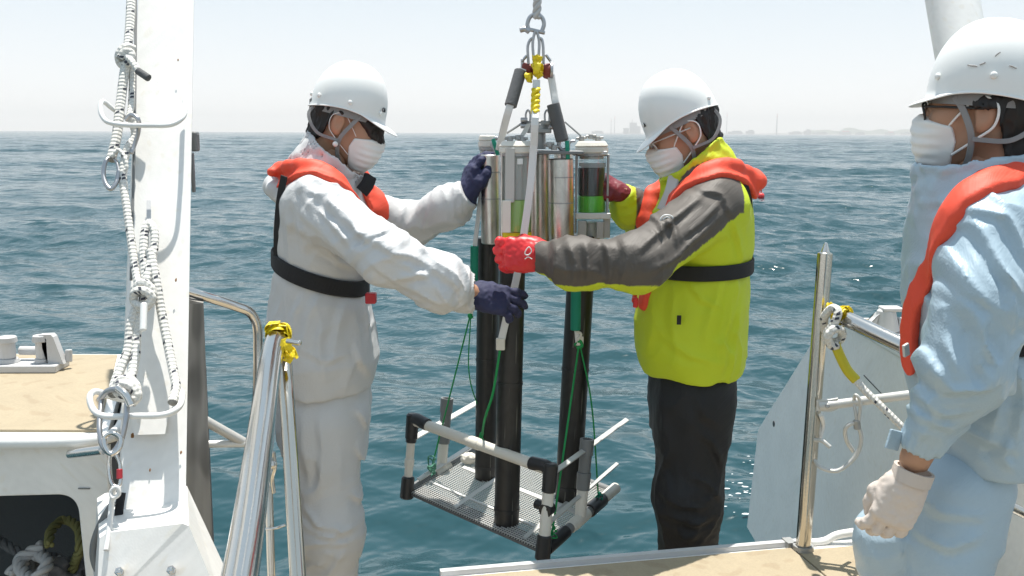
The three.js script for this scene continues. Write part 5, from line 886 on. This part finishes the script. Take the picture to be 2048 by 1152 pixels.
  // tray: solid plate along the near side, woven wire over the rest
  const plate = (s0, s1, t0, t1, u0, u1) => hull([at(s0, t0, u0), at(s1, t0, u0), at(s1, t1, u0), at(s0, t1, u0)], [at(s0, t0, u1), at(s1, t0, u1), at(s1, t1, u1), at(s0, t1, u1)]);
  add('tray_plate', plate(0.02, 0.98, 0.0, 0.13, -0.02, 0.01), M.greyFoam);
  const wires = [], wire = (a, b) => wires.push(fix(new THREE.CylinderGeometry(0.0016, 0.0016, a.distanceTo(b), 4, 1).applyQuaternion(new THREE.Quaternion().setFromUnitVectors(V(0, 1, 0), b.clone().sub(a).normalize())).translate((a.x + b.x) / 2, (a.y + b.y) / 2, (a.z + b.z) / 2)));
  for (let i = 0; i <= 56; i++) wire(at(0.02 + 0.96 * i / 56, 0.0, 0.02), at(0.02 + 0.96 * i / 56, 0.99, 0.02));
  for (let i = 0; i <= 46; i++) wire(at(0.02, 0.01 + 0.98 * i / 46, 0.03), at(0.98, 0.01 + 0.98 * i / 46, 0.03));
  add('wire_mesh', wires, M.galvan).userData = { kind: 'stuff' };
  add('float_block', [sdfMesh((x, y, z) => ell(at(0.1, 0.62, 0.12), V(0.03, 0.02, 0.022))(x, y, z) + 0.003 * noise(x * 60, y * 60, z * 60), at(0.1, 0.62, 0.12).subScalar(0.05), at(0.1, 0.62, 0.12).addScalar(0.05), 0.003)], M.pvc);
  // --- core tubes
  const foot = (px, py) => onPlane(px, py, A, nrm);
  const b1 = foot(1013, 1048), b2 = foot(971, 958), b3 = foot(1136, 1000), d1 = -b1.z, d2 = -b2.z, d3 = -b3.z;
  const t1 = P(1026, 476, d1), t2 = P(977, 476, d2), t3 = P(1166, 470, d3);
  for (const [b, t, rr] of [[b1, t1, 0.0372], [b2, t2, 0.0352], [b3, t3, 0.0415]]) {
    const k = add('core_tube', cyl(b, t, rr, rr, 40), M.black);
    for (const y of [0.05, 0.5]) add('clamp_band', ring(b.clone().lerp(t, y), b.clone().lerp(t, y + 0.012), rr + 0.0016, rr - 0.002, 40), M.blackPlastic, k);
  }
  // --- polished weights and sample chambers
  function can(px, y0, y1, d, rr, grooves) {
    const k = add('weight_cylinder', cyl(P(px + 1, y0, d), P(px - 1, y1, d), rr, rr, 44, 0.003), M.steel);
    for (const g of grooves) add('groove', ring(P(px, g, d), P(px, g + 2.4, d), rr + 0.0004, rr - 0.003, 44), M.dullsteel, k);
    return k;
  }
  const mA = d2 - 0.06, mD = d1 + 0.03, mC = d1 + 0.14;
  can(981, 487, 309, mA, 19.5 * pxm(mA), [343, 396]);
  can(1122, 486, 317, mD, 25.5 * pxm(mD), [353, 404]);
  can(1080, 486, 307, mC, 20 * pxm(mC), []);
  can(1128, 486, 300, d3 + 0.16, 0.03, []);
  function chamber(px, d, y0, y1, rr, fills, name) {
    const k = add('sample_chamber', ring(P(px, y1, d), P(px, y0, d), rr, rr - 0.003, 44), M.acrylic);
    for (const [n, a, b, m, q] of fills) add(n, cyl(P(px, b, d), P(px, a, d), rr * (q || 0.9), rr * (q || 0.9), 36), m, k);
    add('cap', [cyl(P(px, y0 + 4, d), P(px, y0 - 8, d), rr * 1.12, rr * 1.1, 40, 0.003), cyl(P(px, y0 - 8, d), P(px, y0 - 20, d), rr * 1.1, rr * 0.96, 40, 0.004)], M.pvc, k);
    add('collar', ring(P(px, y0 + 10, d), P(px, y0 + 4, d), rr * 1.06, rr * 0.98, 40), M.dullsteel, k);
    return k;
  }
  const c1 = chamber(1034, d1, 302, 480, 32 * pxm(d1), [['core_fill', 312, 398, M.greyFill], ['green_layer', 399, 462, M.paleGreen], ['yellow_layer', 463, 478, M.yellow]]);
  add('yellow_tape', ring(P(1034, 476, d1), P(1034, 463, d1), 33.5 * pxm(d1), 30 * pxm(d1), 40), M.yellow, c1);
  for (const [x, dz] of [[1004, 0], [1064, 0]]) add('tie_rod', cyl(P(x, 300, d1 - 0.02), P(x, 480, d1 - 0.02), 0.004), M.steel, c1);
  add('bracket', [box(0.026, 0.15, 0.008, P(1020, 350, d1 - 32 * pxm(d1) - 0.004), 0.002), box(0.024, 0.008, 0.014, P(1018, 402, d1 - 32 * pxm(d1) - 0.004), 0.002)], M.greyFill, c1);
  add('bracket', [box(0.024, 0.09, 0.012, P(1013, 433, d1 - 32 * pxm(d1) - 0.008), 0.002)], M.pvc, c1);
  add('label_plate', [box(0.016, 0.016, 0.002, P(1040, 323, d1 - 32 * pxm(d1) + 0.001), 0.0008)], M.whiteRod, c1);
  const c3 = chamber(1183, d3, 302, 480, 30 * pxm(d3), [['dark_layer', 335, 390, M.darkFill], ['green_layer', 391, 424, M.greenFill], ['lower_fill', 444, 478, M.greyFill, 0.6]]);
  for (const x of [1152, 1215]) add('tie_rod', [box(0.007, 0.235, 0.012, P(x, 388, d3 - 0.02), 0.002)], M.dullsteel, c3);
  add('bracket', [box(0.105, 0.018, 0.012, P(1186, 432, d3 - 0.05), 0.003), box(0.09, 0.012, 0.02, P(1184, 306, d3 - 0.03), 0.003)], M.galvan, c3);
  add('bracket', [box(0.022, 0.05, 0.014, P(1200, 460, d3 - 0.045), 0.002), box(0.026, 0.05, 0.02, P(1164, 458, d3 - 0.045), 0.002), box(0.02, 0.06, 0.02, P(1213, 455, d3 - 0.03), 0.002)], M.dullsteel, c3);
  add('inner_piston', [cyl(P(1183, 318, d3), P(1183, 312, d3), 0.036), hull([[1158, 326], [1212, 326], [1212, 334], [1180, 340], [1158, 332]].map(([x, y]) => P(x, y, d3 - 0.01)), [[1158, 326], [1212, 326], [1212, 334], [1180, 340], [1158, 332]].map(([x, y]) => P(x, y, d3 + 0.01)))], M.galvan, c3);
  const c2 = chamber(975, d2 + 0.04, 290, 330, 17 * pxm(d2), [['core_fill', 300, 330, M.greyFill]]);
  // --- top plate and release gear
  const tp = P(1095, 296, 2.85);
  const gear = add('top_plate', [box(0.2, 0.01, 0.16, V(tp.x, tp.y - 0.012, tp.z - 0.02), 0.003)], M.greyPipe);
  add('release_column', [cyl(P(1078, 298, 2.86), P(1078, 240, 2.86), 0.02, 0.018, 24), cyl(P(1078, 262, 2.86), P(1078, 248, 2.86), 0.032, 0.03, 24), box(0.085, 0.012, 0.05, P(1078, 246, 2.86), 0.003), box(0.07, 0.012, 0.05, P(1078, 262, 2.85), 0.003)], M.dullsteel, gear);
  for (const [x, y] of [[1048, 240], [1048, 252], [1106, 241], [1106, 254]]) add('bolt', cyl(P(x - 7, y, 2.83), P(x + 7, y, 2.83), 0.0075, 0.0075, 10), M.shackle, gear);
  for (const x of [1056, 1094]) add('u_bolt', tube([P(x - 4, 246, 2.84), P(x - 4, 226, 2.84), P(x, 220, 2.84), P(x + 4, 226, 2.84), P(x + 4, 246, 2.84)], 0.0028, 30, 8), M.shackle, gear);
  add('lever', [slab([P(1042, 280, 2.8), P(1056, 262, 2.8), P(1063, 246, 2.8), P(1053, 248, 2.8), P(1038, 274, 2.8)], 0.01)], M.galvan, gear);
  add('rod', tube([P(1014, 266, 2.84), P(1048, 244, 2.84)], 0.0032, 2, 8), M.dullsteel, gear); add('rod', tube([P(1130, 244, 2.9), P(1162, 272, 2.9)], 0.0025, 2, 8), M.dullsteel, gear);
  for (const [x, d] of [[1127, d1 + 0.03], [993, mA]]) add('eye_bolt', [tube([P(x, 276, d), P(x - 9, 285, d), P(x - 7, 296, d), P(x, 300, d), P(x + 7, 296, d), P(x + 9, 285, d)], 0.006, 40, 10, true), cyl(P(x, 300, d), P(x, 316, d), 0.008)], M.shackle, gear);
  for (const [x, y, d] of [[1020, 272, d1], [1036, 270, d1], [1045, 274, d1], [1163, 272, d3], [1182, 268, d3], [1196, 272, d3], [1108, 290, 2.8], [1098, 284, 2.8]]) add('cap_fitting', [cyl(P(x, y + 10, d), P(x, y, d), 0.009, 0.008, 8), cyl(P(x - 11, y + 5, d), P(x + 11, y + 3, d), 0.004, 0.004, 8)], M.dullsteel, gear);
  add('hinge', [tube([P(1150, 310, d3 - 0.06), P(1138, 300, d3 - 0.06), P(1140, 284, d3 - 0.06), P(1150, 282, d3 - 0.06)], 0.004, 24, 8)], M.shackle, gear);
  // --- slings, padded sleeves and cords
  const Z = V(0, 0, 1);
  const sw = add('swivel', [cyl(P(1043, 140, 2.85), P(1063, 142, 2.85), 0.022, 0.02, 24, 0.004), cyl(P(1086, 142, 2.85), P(1104, 143, 2.85), 0.02, 0.024, 24, 0.004), cyl(P(1063, 141, 2.85), P(1086, 142, 2.85), 0.012)], M.redBrown);
  add('side_plate', [cyl(P(1100, 142, 2.85), P(1106, 142, 2.85), 0.026, 0.026, 20)], M.shackle, sw); add('side_plate', [box(0.01, 0.03, 0.02, P(1045, 128, 2.85), 0.003)], M.shackle, sw);
  for (const pts of [[[1067, 118], [1066, 80], [1072, 62], [1078, 80], [1077, 118]], [[1057, 128], [1056, 90], [1062, 78], [1068, 76]], [[1087, 128], [1086, 90], [1083, 78], [1078, 76]], [[1044, 122], [1053, 112]], [[1092, 110], [1101, 122]]]) add('wire_link', tube(pts.map(([x, y]) => P(x, y, 2.84)), 0.004, 40, 8), M.shackle, sw);
  add('yellow_tape', [tapeKnot(P(1075, 138, 2.81), 0.02, 7, 0.02, V(1, 0.1, 0)), tapeKnot(P(1073, 118, 2.815), 0.012, 3, 0.018, V(0, 1, 0)), tapeKnot(P(1058, 156, 2.81), 0.011, 3, 0.016, V(1, 0, 0.3))], M.yellow, sw);
  const strap = (pts, w, n = 'sling') => add(n, band(pts, Z, w, 0.005, false, 40), M.strap);
  const sl = strap([P(1073, 160, 2.8), P(1072, 200, 2.78), P(1070, 240, 2.72), P(1067, 300, d1 - 0.06), P(1060, 380, d1 - 0.065), P(1049, 460, d1 - 0.062), P(1040, 520, d1 - 0.055), P(1030, 570, d1 - 0.052), P(1012, 640, d1 - 0.05), P(1002, 684, d1 - 0.05)], 0.021);
  add('yellow_wrap', twisted([P(1072, 178, 2.78), P(1071, 205, 2.765), P(1070, 228, 2.74)], 0.013, 2, 0.035, 50), M.yellow, sl);
  add('clip', [box(0.026, 0.036, 0.012, P(1001, 688, d1 - 0.05), 0.004)], M.pvc, sl);
  const sL = strap([P(1046, 138, 2.83), P(1032, 175, 2.8), P(1016, 225, 2.78), P(1004, 272, d1 + 0.05), P(998, 300, d1 + 0.08)], 0.021);
  add('sleeve', cyl(P(1041, 142, 2.825), P(1021, 212, 2.785), 0.0175, 0.0175, 24), M.greyFoam, sL);
  const sR = strap([P(1102, 150, 2.84), P(1107, 180, 2.83), P(1113, 215, 2.82), P(1124, 268, d1 + 0.06), P(1127, 282, d1 + 0.03)], 0.021);
  add('sleeve', cyl(P(1106, 208, 2.815), P(1125, 282, d1 + 0.01), 0.0185, 0.0185, 24), M.greyFoam, sR);
  const sB = strap([P(962, 380, d2 - 0.02), P(956, 440, d2 - 0.04), P(950, 490, d2 - 0.05), P(946, 600, d2 - 0.05), P(941, 632, d2 - 0.05)], 0.014);
  add('sleeve', cyl(P(949, 492, d2 - 0.05), P(948, 570, d2 - 0.05), 0.0128, 0.0122, 20), M.teal, sB);
  const sC = strap([P(1148, 480, d3 - 0.06), P(1150, 560, d3 - 0.06), P(1152, 640, d3 - 0.055), P(1156, 690, d3 - 0.055)], 0.014);
  add('sleeve', cyl(P(1152, 578, d3 - 0.058), P(1151, 660, d3 - 0.056), 0.0155, 0.0155, 20), M.teal, sC);
  add('clip', [box(0.022, 0.03, 0.012, P(1160, 682, d3 - 0.055), 0.005), tube([P(1152, 662, d3 - 0.055), P(1162, 668, d3 - 0.06), P(1156, 680, d3 - 0.06)], 0.004, 16, 8)], M.pvc, sC);
  for (const [x0, y0, x1, y1, d] of [[986, 278, 996, 310, mA], [1134, 282, 1136, 318, mD]]) add('teal_strap', band([P(x0, y0, d - 0.03), P((x0 + x1) / 2, (y0 + y1) / 2, d - 0.035), P(x1, y1, d - 0.03)], Z, 0.012, 0.004, false, 8), M.teal);
  const cord = (pts, rr = 0.0026) => add('cord', tube(pts, rr, 30, 7), M.cord);
  cord([P(940, 632, d2 - 0.05), at(0, 0.28, 0.1)]); cord([P(941, 632, d2 - 0.05), P(940, 760, d2 - 0.06), at(0.24, 0.9, 0.05)], 0.002); cord([P(941, 628, d2 - 0.05), P(940, 632, d2 - 0.05), P(943, 636, d2 - 0.05)], 0.008);
  cord([P(1001, 694, d1 - 0.05), P(985, 790, d1 - 0.03), P(972, 830, d1 - 0.0), P(964, 870, d2 - 0.06)], 0.0038); cord([P(964, 866, d2 - 0.06), P(962, 876, d2 - 0.06), P(966, 884, d2 - 0.06)], 0.007);
  cord([P(1158, 688, d3 - 0.055), at(1, 0.1, 0.12)], 0.0032); cord([P(1160, 690, d3 - 0.055), P(1182, 800, d3 - 0.04), at(1, 0.78, 0.05)]); cord([P(1150, 690, d3 - 0.05), P(1160, 682, d3 - 0.06), P(1164, 692, d3 - 0.06), P(1154, 696, d3 - 0.06)], 0.005);
  const kn = (c) => { const q = []; for (let i = 0; i < 14; i++) q.push(c.clone().add(V((rnd() - 0.5) * 0.03, (rnd() - 0.5) * 0.05, (rnd() - 0.5) * 0.03))); return tube(q, 0.0022, 90, 6); };
  add('cord_knot', kn(at(1, 0.1, 0.2)), M.cord); add('cord_knot', kn(at(1, 0.78, 0.08)), M.teal); add('cord_knot', [kn(at(0.03, 0.25, 0.25)), kn(at(0.06, 0.2, 0.2))], mat({ color: lin(0.08, 0.25, 0.17), roughness: 0.8 }));
}
// ---------------------------------------------------------------- ropes and fittings that hang from the boat
{
  const D = (py) => legD(py), R = (px, py, out = 0.03) => P(px, py, D(py) - out);
  const rope = (label, pts, r, m = M.rope, seg = 120, name = 'rope', parts = []) => { const t = thing(name, label, 'rope', pts[pts.length - 1].clone(), 'ropes on the port gantry leg'); part('line', tube(pts, r, seg, 12), m, t); for (const [n, g, mm] of parts) part(n, g, mm, t); return t; };
  // upper rope with its hitch and whipped tail
  rope('speckled white rope hitched above the upper horn with a whipped tail', [R(264, -120), R(262, 0), R(259, 60), R(254, 110, 0.035), R(248, 150, 0.035), R(242, 200, 0.03), R(238, 232, 0.03), R(233, 275, 0.03), R(222, 320, 0.03)], 0.0115, M.rope, 160, 'rope', [
    ['hitch', tube([R(268, 98, 0.03), R(252, 94, 0.05), R(238, 110, 0.045), R(242, 128, 0.03), R(258, 124, 0.05), R(262, 106, 0.055), R(250, 104, 0.06), R(240, 118, 0.055)], 0.0105, 60, 10), M.rope],
    ['tail', tube([R(252, 112, 0.055), R(266, 126, 0.06), R(276, 142, 0.06)], 0.0085, 20, 10), M.rope],
    ['whipping', tube([R(276, 142, 0.06), R(297, 156, 0.06)], 0.0092, 6, 10), M.greyFoam],
    ['strand', tube([R(262, 110, 0.03), R(264, 160, 0.02), R(262, 215, 0.02), R(258, 238, 0.03)], 0.008, 40, 10), M.rope]]);
  // long fall from the upper horn to the knot
  rope('speckled white rope running down from the upper horn to the knot cluster', [R(262, 236, 0.04), R(270, 270, 0.02), R(254, 300, 0.03), R(246, 350, 0.03), R(254, 420, 0.03), R(262, 480, 0.03), R(271, 540, 0.035), R(277, 570, 0.045), R(284, 590, 0.05)], 0.0095, M.rope, 140);
  rope('speckled rope looped through the pad eye and down to the knot', [R(286, 600, 0.04), R(290, 560, 0.04), R(287, 500, 0.035), R(290, 462, 0.03), R(297, 446, 0.025), R(308, 460, 0.03), R(308, 500, 0.035), R(297, 540, 0.045), R(291, 575, 0.05), R(284, 612, 0.045)], 0.0095, M.rope, 160, 'rope', [
    ['thimble', tube([R(292, 500, 0.03), R(288, 470, 0.028), R(297, 449, 0.024), R(305, 470, 0.028), R(299, 505, 0.03)], 0.005, 40, 8), M.grey]]);
  rope('speckled rope running from the knot cluster to the right end of the lower horn', [R(300, 500, 0.04), R(312, 560, 0.04), R(322, 620, 0.03), R(336, 690, 0.03), R(346, 740, 0.04), R(352, 775, 0.055), R(345, 805, 0.075)], 0.0105, M.rope, 140);
  // knot cluster with white toggle
  rope('round rope knot cluster with a white toggle hanging on the gantry leg', [R(268, 580, 0.05), R(286, 566, 0.065), R(304, 580, 0.06), R(300, 604, 0.055), R(282, 612, 0.065), R(268, 602, 0.06), R(270, 584, 0.075), R(290, 582, 0.08), R(304, 596, 0.07), R(292, 616, 0.06), R(274, 620, 0.05)], 0.0095, M.rope, 160, 'knot', [['toggle', cyl(R(288, 606, 0.085), R(286, 662, 0.085), 0.008, 0.0075, 16, 0.003), M.whiteRod]]);
  // doubled rope down to the lower horn
  rope('speckled rope of the doubled fall, outer strand above the lower horn', [R(272, 615, 0.05), R(262, 650, 0.05), R(256, 700, 0.05), R(240, 740, 0.06), R(229, 770, 0.07), R(226, 790, 0.08)], 0.0105, M.rope, 100);
  rope('speckled rope of the doubled fall, inner strand above the lower horn', [R(282, 618, 0.045), R(274, 660, 0.045), R(271, 710, 0.05), R(265, 745, 0.06), R(258, 770, 0.075), R(262, 792, 0.085)], 0.0105, M.rope, 100);
  rope('bulky rope turns knotted right on the lower horn', [R(228, 776, 0.07), R(246, 760, 0.08), R(264, 764, 0.085), R(272, 780, 0.085), R(256, 788, 0.095), R(236, 784, 0.095), R(240, 770, 0.1), R(262, 772, 0.105), R(274, 792, 0.1), R(262, 806, 0.1)], 0.0115, M.rope, 140, 'knot');
  // snap hook on the upper horn
  const c1 = thing('snap_hook', 'galvanised snap hook dangling below the upper horn', 'hook', R(222, 375));
  part('body', tube([R(224, 312, 0.03), R(212, 322, 0.04), R(207, 345, 0.04), R(212, 368, 0.04), R(222, 378, 0.04), R(232, 366, 0.04), R(238, 342, 0.035)], 0.0055, 60, 10), M.shackle, c1);
  part('gate', tube([R(238, 342, 0.035), R(232, 322, 0.035), R(222, 314, 0.035)], 0.004, 20, 8), M.shackle, c1);
  part('swivel_eye', tube([R(222, 314, 0.045), R(236, 300, 0.045), R(250, 318, 0.04), R(252, 338, 0.035), R(244, 344, 0.035)], 0.005, 40, 8), M.rope, c1);
  const c0 = thing('wire_loop', 'bent grey wire loop through the upper horn', 'wire', R(266, 300));
  part('loop', tube([R(252, 240, 0.06), R(262, 230, 0.07), R(276, 238, 0.075), R(277, 262, 0.05), R(268, 292, 0.03), R(262, 306, 0.03)], 0.0055, 40, 10), M.shackle, c0);
  // shackle and spring clip on the lower horn
  const c2 = thing('long_shackle', 'long steel shackle hung over the lower horn', 'shackle', R(225, 900, 0.1));
  part('bow', tube([R(203, 800, 0.085), R(199, 860, 0.105), R(205, 890, 0.105), R(222, 906, 0.105), R(240, 885, 0.105), R(252, 840, 0.11), R(254, 800, 0.105)], 0.0058, 60, 12), M.shackle, c2);
  part('pin', tube([R(198, 800, 0.085), R(215, 782, 0.1), R(240, 780, 0.115), R(258, 800, 0.112)], 0.0062, 30, 12), M.shackle, c2);
  part('crosspiece', tube([R(236, 776, 0.12), R(252, 790, 0.125), R(262, 810, 0.12)], 0.008, 16, 12), M.chrome, c2);
  const c3 = thing('spring_clip', 'small spring clip with a red mark under the long shackle', 'clip', R(228, 975, 0.1));
  part('eye', tube([R(210, 876, 0.11), R(226, 866, 0.115), R(242, 878, 0.11), R(238, 898, 0.11), R(224, 908, 0.11), R(212, 896, 0.11)], 0.0052, 50, 10, true), M.chrome, c3);
  part('body', tube([R(222, 902, 0.11), R(218, 935, 0.1), R(226, 970, 0.095), R(238, 972, 0.095), R(240, 930, 0.1), R(228, 902, 0.11)], 0.0042, 60, 10), M.chrome, c3);
  part('red_mark', cyl(R(239, 938, 0.1), R(239, 958, 0.098), 0.0062), mat({ color: lin(0.35, 0.02, 0.03), roughness: 0.5 }), c3);
  const c4 = thing('lashing_line', 'thin white lashing line from the spring clip down to the leg shoe', 'rope', P(214, 1090, 1.9));
  part('line', tube([R(228, 972, 0.095), R(224, 1000, 0.08), P(217, 1070, 1.9), P(212, 1100, 1.88)], 0.0055, 40, 10), M.strap, c4);
  part('loop', tube([R(222, 984, 0.1), R(234, 974, 0.105), R(238, 988, 0.1), R(226, 996, 0.1)], 0.0045, 40, 8, true), M.strap, c4);
  const c5 = thing('black_strap', 'dark webbing strap beside the thin white lashing line', 'strap', P(238, 1060, 1.98));
  part('webbing', band([R(243, 985, 0.03), R(238, 1020, 0.02), R(236, 1062, 0.02)], V(0, 0, 1), 0.018, 0.004, false, 16), M.blackWeb, c5);
}
{ // heap of lines inside the locker
  const spots = [['grey mooring rope heaped in the dark locker, pale end up', M.twine, [[20, 1150], [60, 1112], [95, 1128], [68, 1160], [40, 1120], [85, 1092]], 0.017], ['olive rope bight leaning along the locker opening edge', mat({ color: lin(0.20, 0.19, 0.07), roughness: 0.9 }), [[135, 1190], [148, 1130], [160, 1095], [158, 1060], [128, 1040], [102, 1062], [98, 1090]], 0.013], ['dark hose lying across the locker floor', M.greyFoam, [[-20, 1070], [20, 1095], [60, 1120], [110, 1160], [140, 1170]], 0.014], ['thin grey rope coiled on top of the locker heap', M.twine, [[95, 1160], [120, 1132], [150, 1142], [130, 1170], [100, 1150], [122, 1118]], 0.012]];
  spots.forEach(([label, m, pts, r], i) => { const q = pts.map(([x, y], k) => P(x, y, 2.42 + 0.06 * Math.sin(k * 1.7 + i) + 0.05 * i)); const t = thing('mooring_rope', label, 'rope', q[0].clone().setY(DECK), 'lines stowed in the locker'); part('line', twisted(q, r, 3, 0.09, 90), m, t); });
  const sack = thing('grey_sack', 'crumpled grey cloth bundle at the bottom of the locker', 'sack', P(100, 1180, 2.5).setY(DECK));
  const c = P(108, 1190, 2.52), e = ell(c, V(0.13, 0.12, 0.1));
  part('cloth', sdfMesh((x, y, z) => e(x, y, z) + 0.03 * Math.abs(noise(x * 16, y * 16, z * 16)) + 0.008 * noise(x * 50, y * 50, z * 50), c.clone().subScalar(0.17), c.clone().addScalar(0.17), 0.007), mat({ color: lin(0.22, 0.21, 0.21), roughness: 0.9 }), sack);
}
{ // rope and yellow sleeve at the starboard rail, wire ring below
  const q = (px, py, o = 0.05) => P(px, py, postD - o), t = thing('sleeved_rope', 'black and white rope in a yellow sleeve tied to the starboard rail end', 'rope', q(1800, 845));
  part('knot', tube([q(1648, 660, 0.03), q(1650, 632, 0.06), q(1666, 616, 0.08), q(1676, 624, 0.1), q(1668, 648, 0.1), q(1654, 668, 0.08), q(1662, 684, 0.08), q(1680, 680, 0.08), q(1684, 664, 0.09), q(1668, 658, 0.11), q(1656, 672, 0.11), q(1664, 692, 0.1), q(1676, 690, 0.1)], 0.0105, 160, 10), M.rope, t);
  part('sleeve', tube([q(1670, 688, 0.09), q(1682, 716, 0.1), q(1696, 742, 0.11), q(1712, 760, 0.12)], 0.0125, 40, 12), mat({ color: lin(0.52, 0.44, 0.015), roughness: 0.5 }), t);
  part('rope_tail', tube([q(1708, 755, 0.12), q(1725, 776, 0.13), q(1770, 820, 0.15), q(1830, 880, 0.17)], 0.0088, 60, 12), M.rope, t);
  const w = thing('wire_ring', 'loose loop of stiff grey wire rope hanging on the lower starboard rail', 'wire', q(1650, 940));
  part('hanger', [tube([q(1708, 800, 0.05), q(1712, 790, 0.065), q(1720, 800, 0.07), q(1719, 830, 0.065), q(1716, 850, 0.06), q(1712, 830, 0.06)], 0.0045, 40, 8, true)], M.galvan, w);
  part('crimp', [cyl(q(1713, 840, 0.06), q(1715, 858, 0.06), 0.009)], M.dullsteel, w);
  part('wire', tube([q(1706, 902, 0.02), q(1693, 880, 0.04), q(1692, 855, 0.055), q(1710, 846, 0.06), q(1722, 870, 0.06), q(1718, 900, 0.055), q(1700, 925, 0.05), q(1672, 942, 0.045), q(1642, 935, 0.03), q(1630, 922, 0.0)], 0.0055, 90, 10), M.galvan, w);
  part('wire_end', tube([q(1630, 880, 0.0), q(1645, 882, 0.02), q(1660, 894, 0.03)], 0.0055, 20, 10), M.galvan, w);
  part('wire_back', tube([q(1642, 830, 0.01), q(1646, 850, -0.02), q(1640, 875, -0.02)], 0.006, 20, 10), M.whiteRod, w);
}
{ // hoist line and shackle above the sampler
  const D = 2.85, h = thing('hoist_rope', 'thick laid rope coming down from above to the bow shackle', 'rope', P(1072, 34, D));
  part('line', twisted([P(1077, -420, D), P(1076, -100, D), P(1074, 20, D), P(1073, 36, D)], 0.0125, 3, 0.06, 120), M.twine, h);
  const s = thing('bow_shackle', 'grey steel bow shackle joining hoist rope and sampler slings', 'shackle', P(1070, 70, D));
  part('bow', tube([P(1058, 62, D), P(1055, 48, D), P(1061, 33, D), P(1073, 28, D), P(1084, 35, D), P(1088, 48, D), P(1083, 64, D)], 0.0058, 60, 12), M.shackle, s);
  part('pin', cyl(P(1050, 57, D), P(1090, 66, D), 0.0055), M.shackle, s);
  part('pin_head', tube([P(1041, 60, D), P(1050, 58, D), P(1058, 63, D)], 0.008, 12, 10), M.shackle, s);
}
renderer.render(scene, camera);
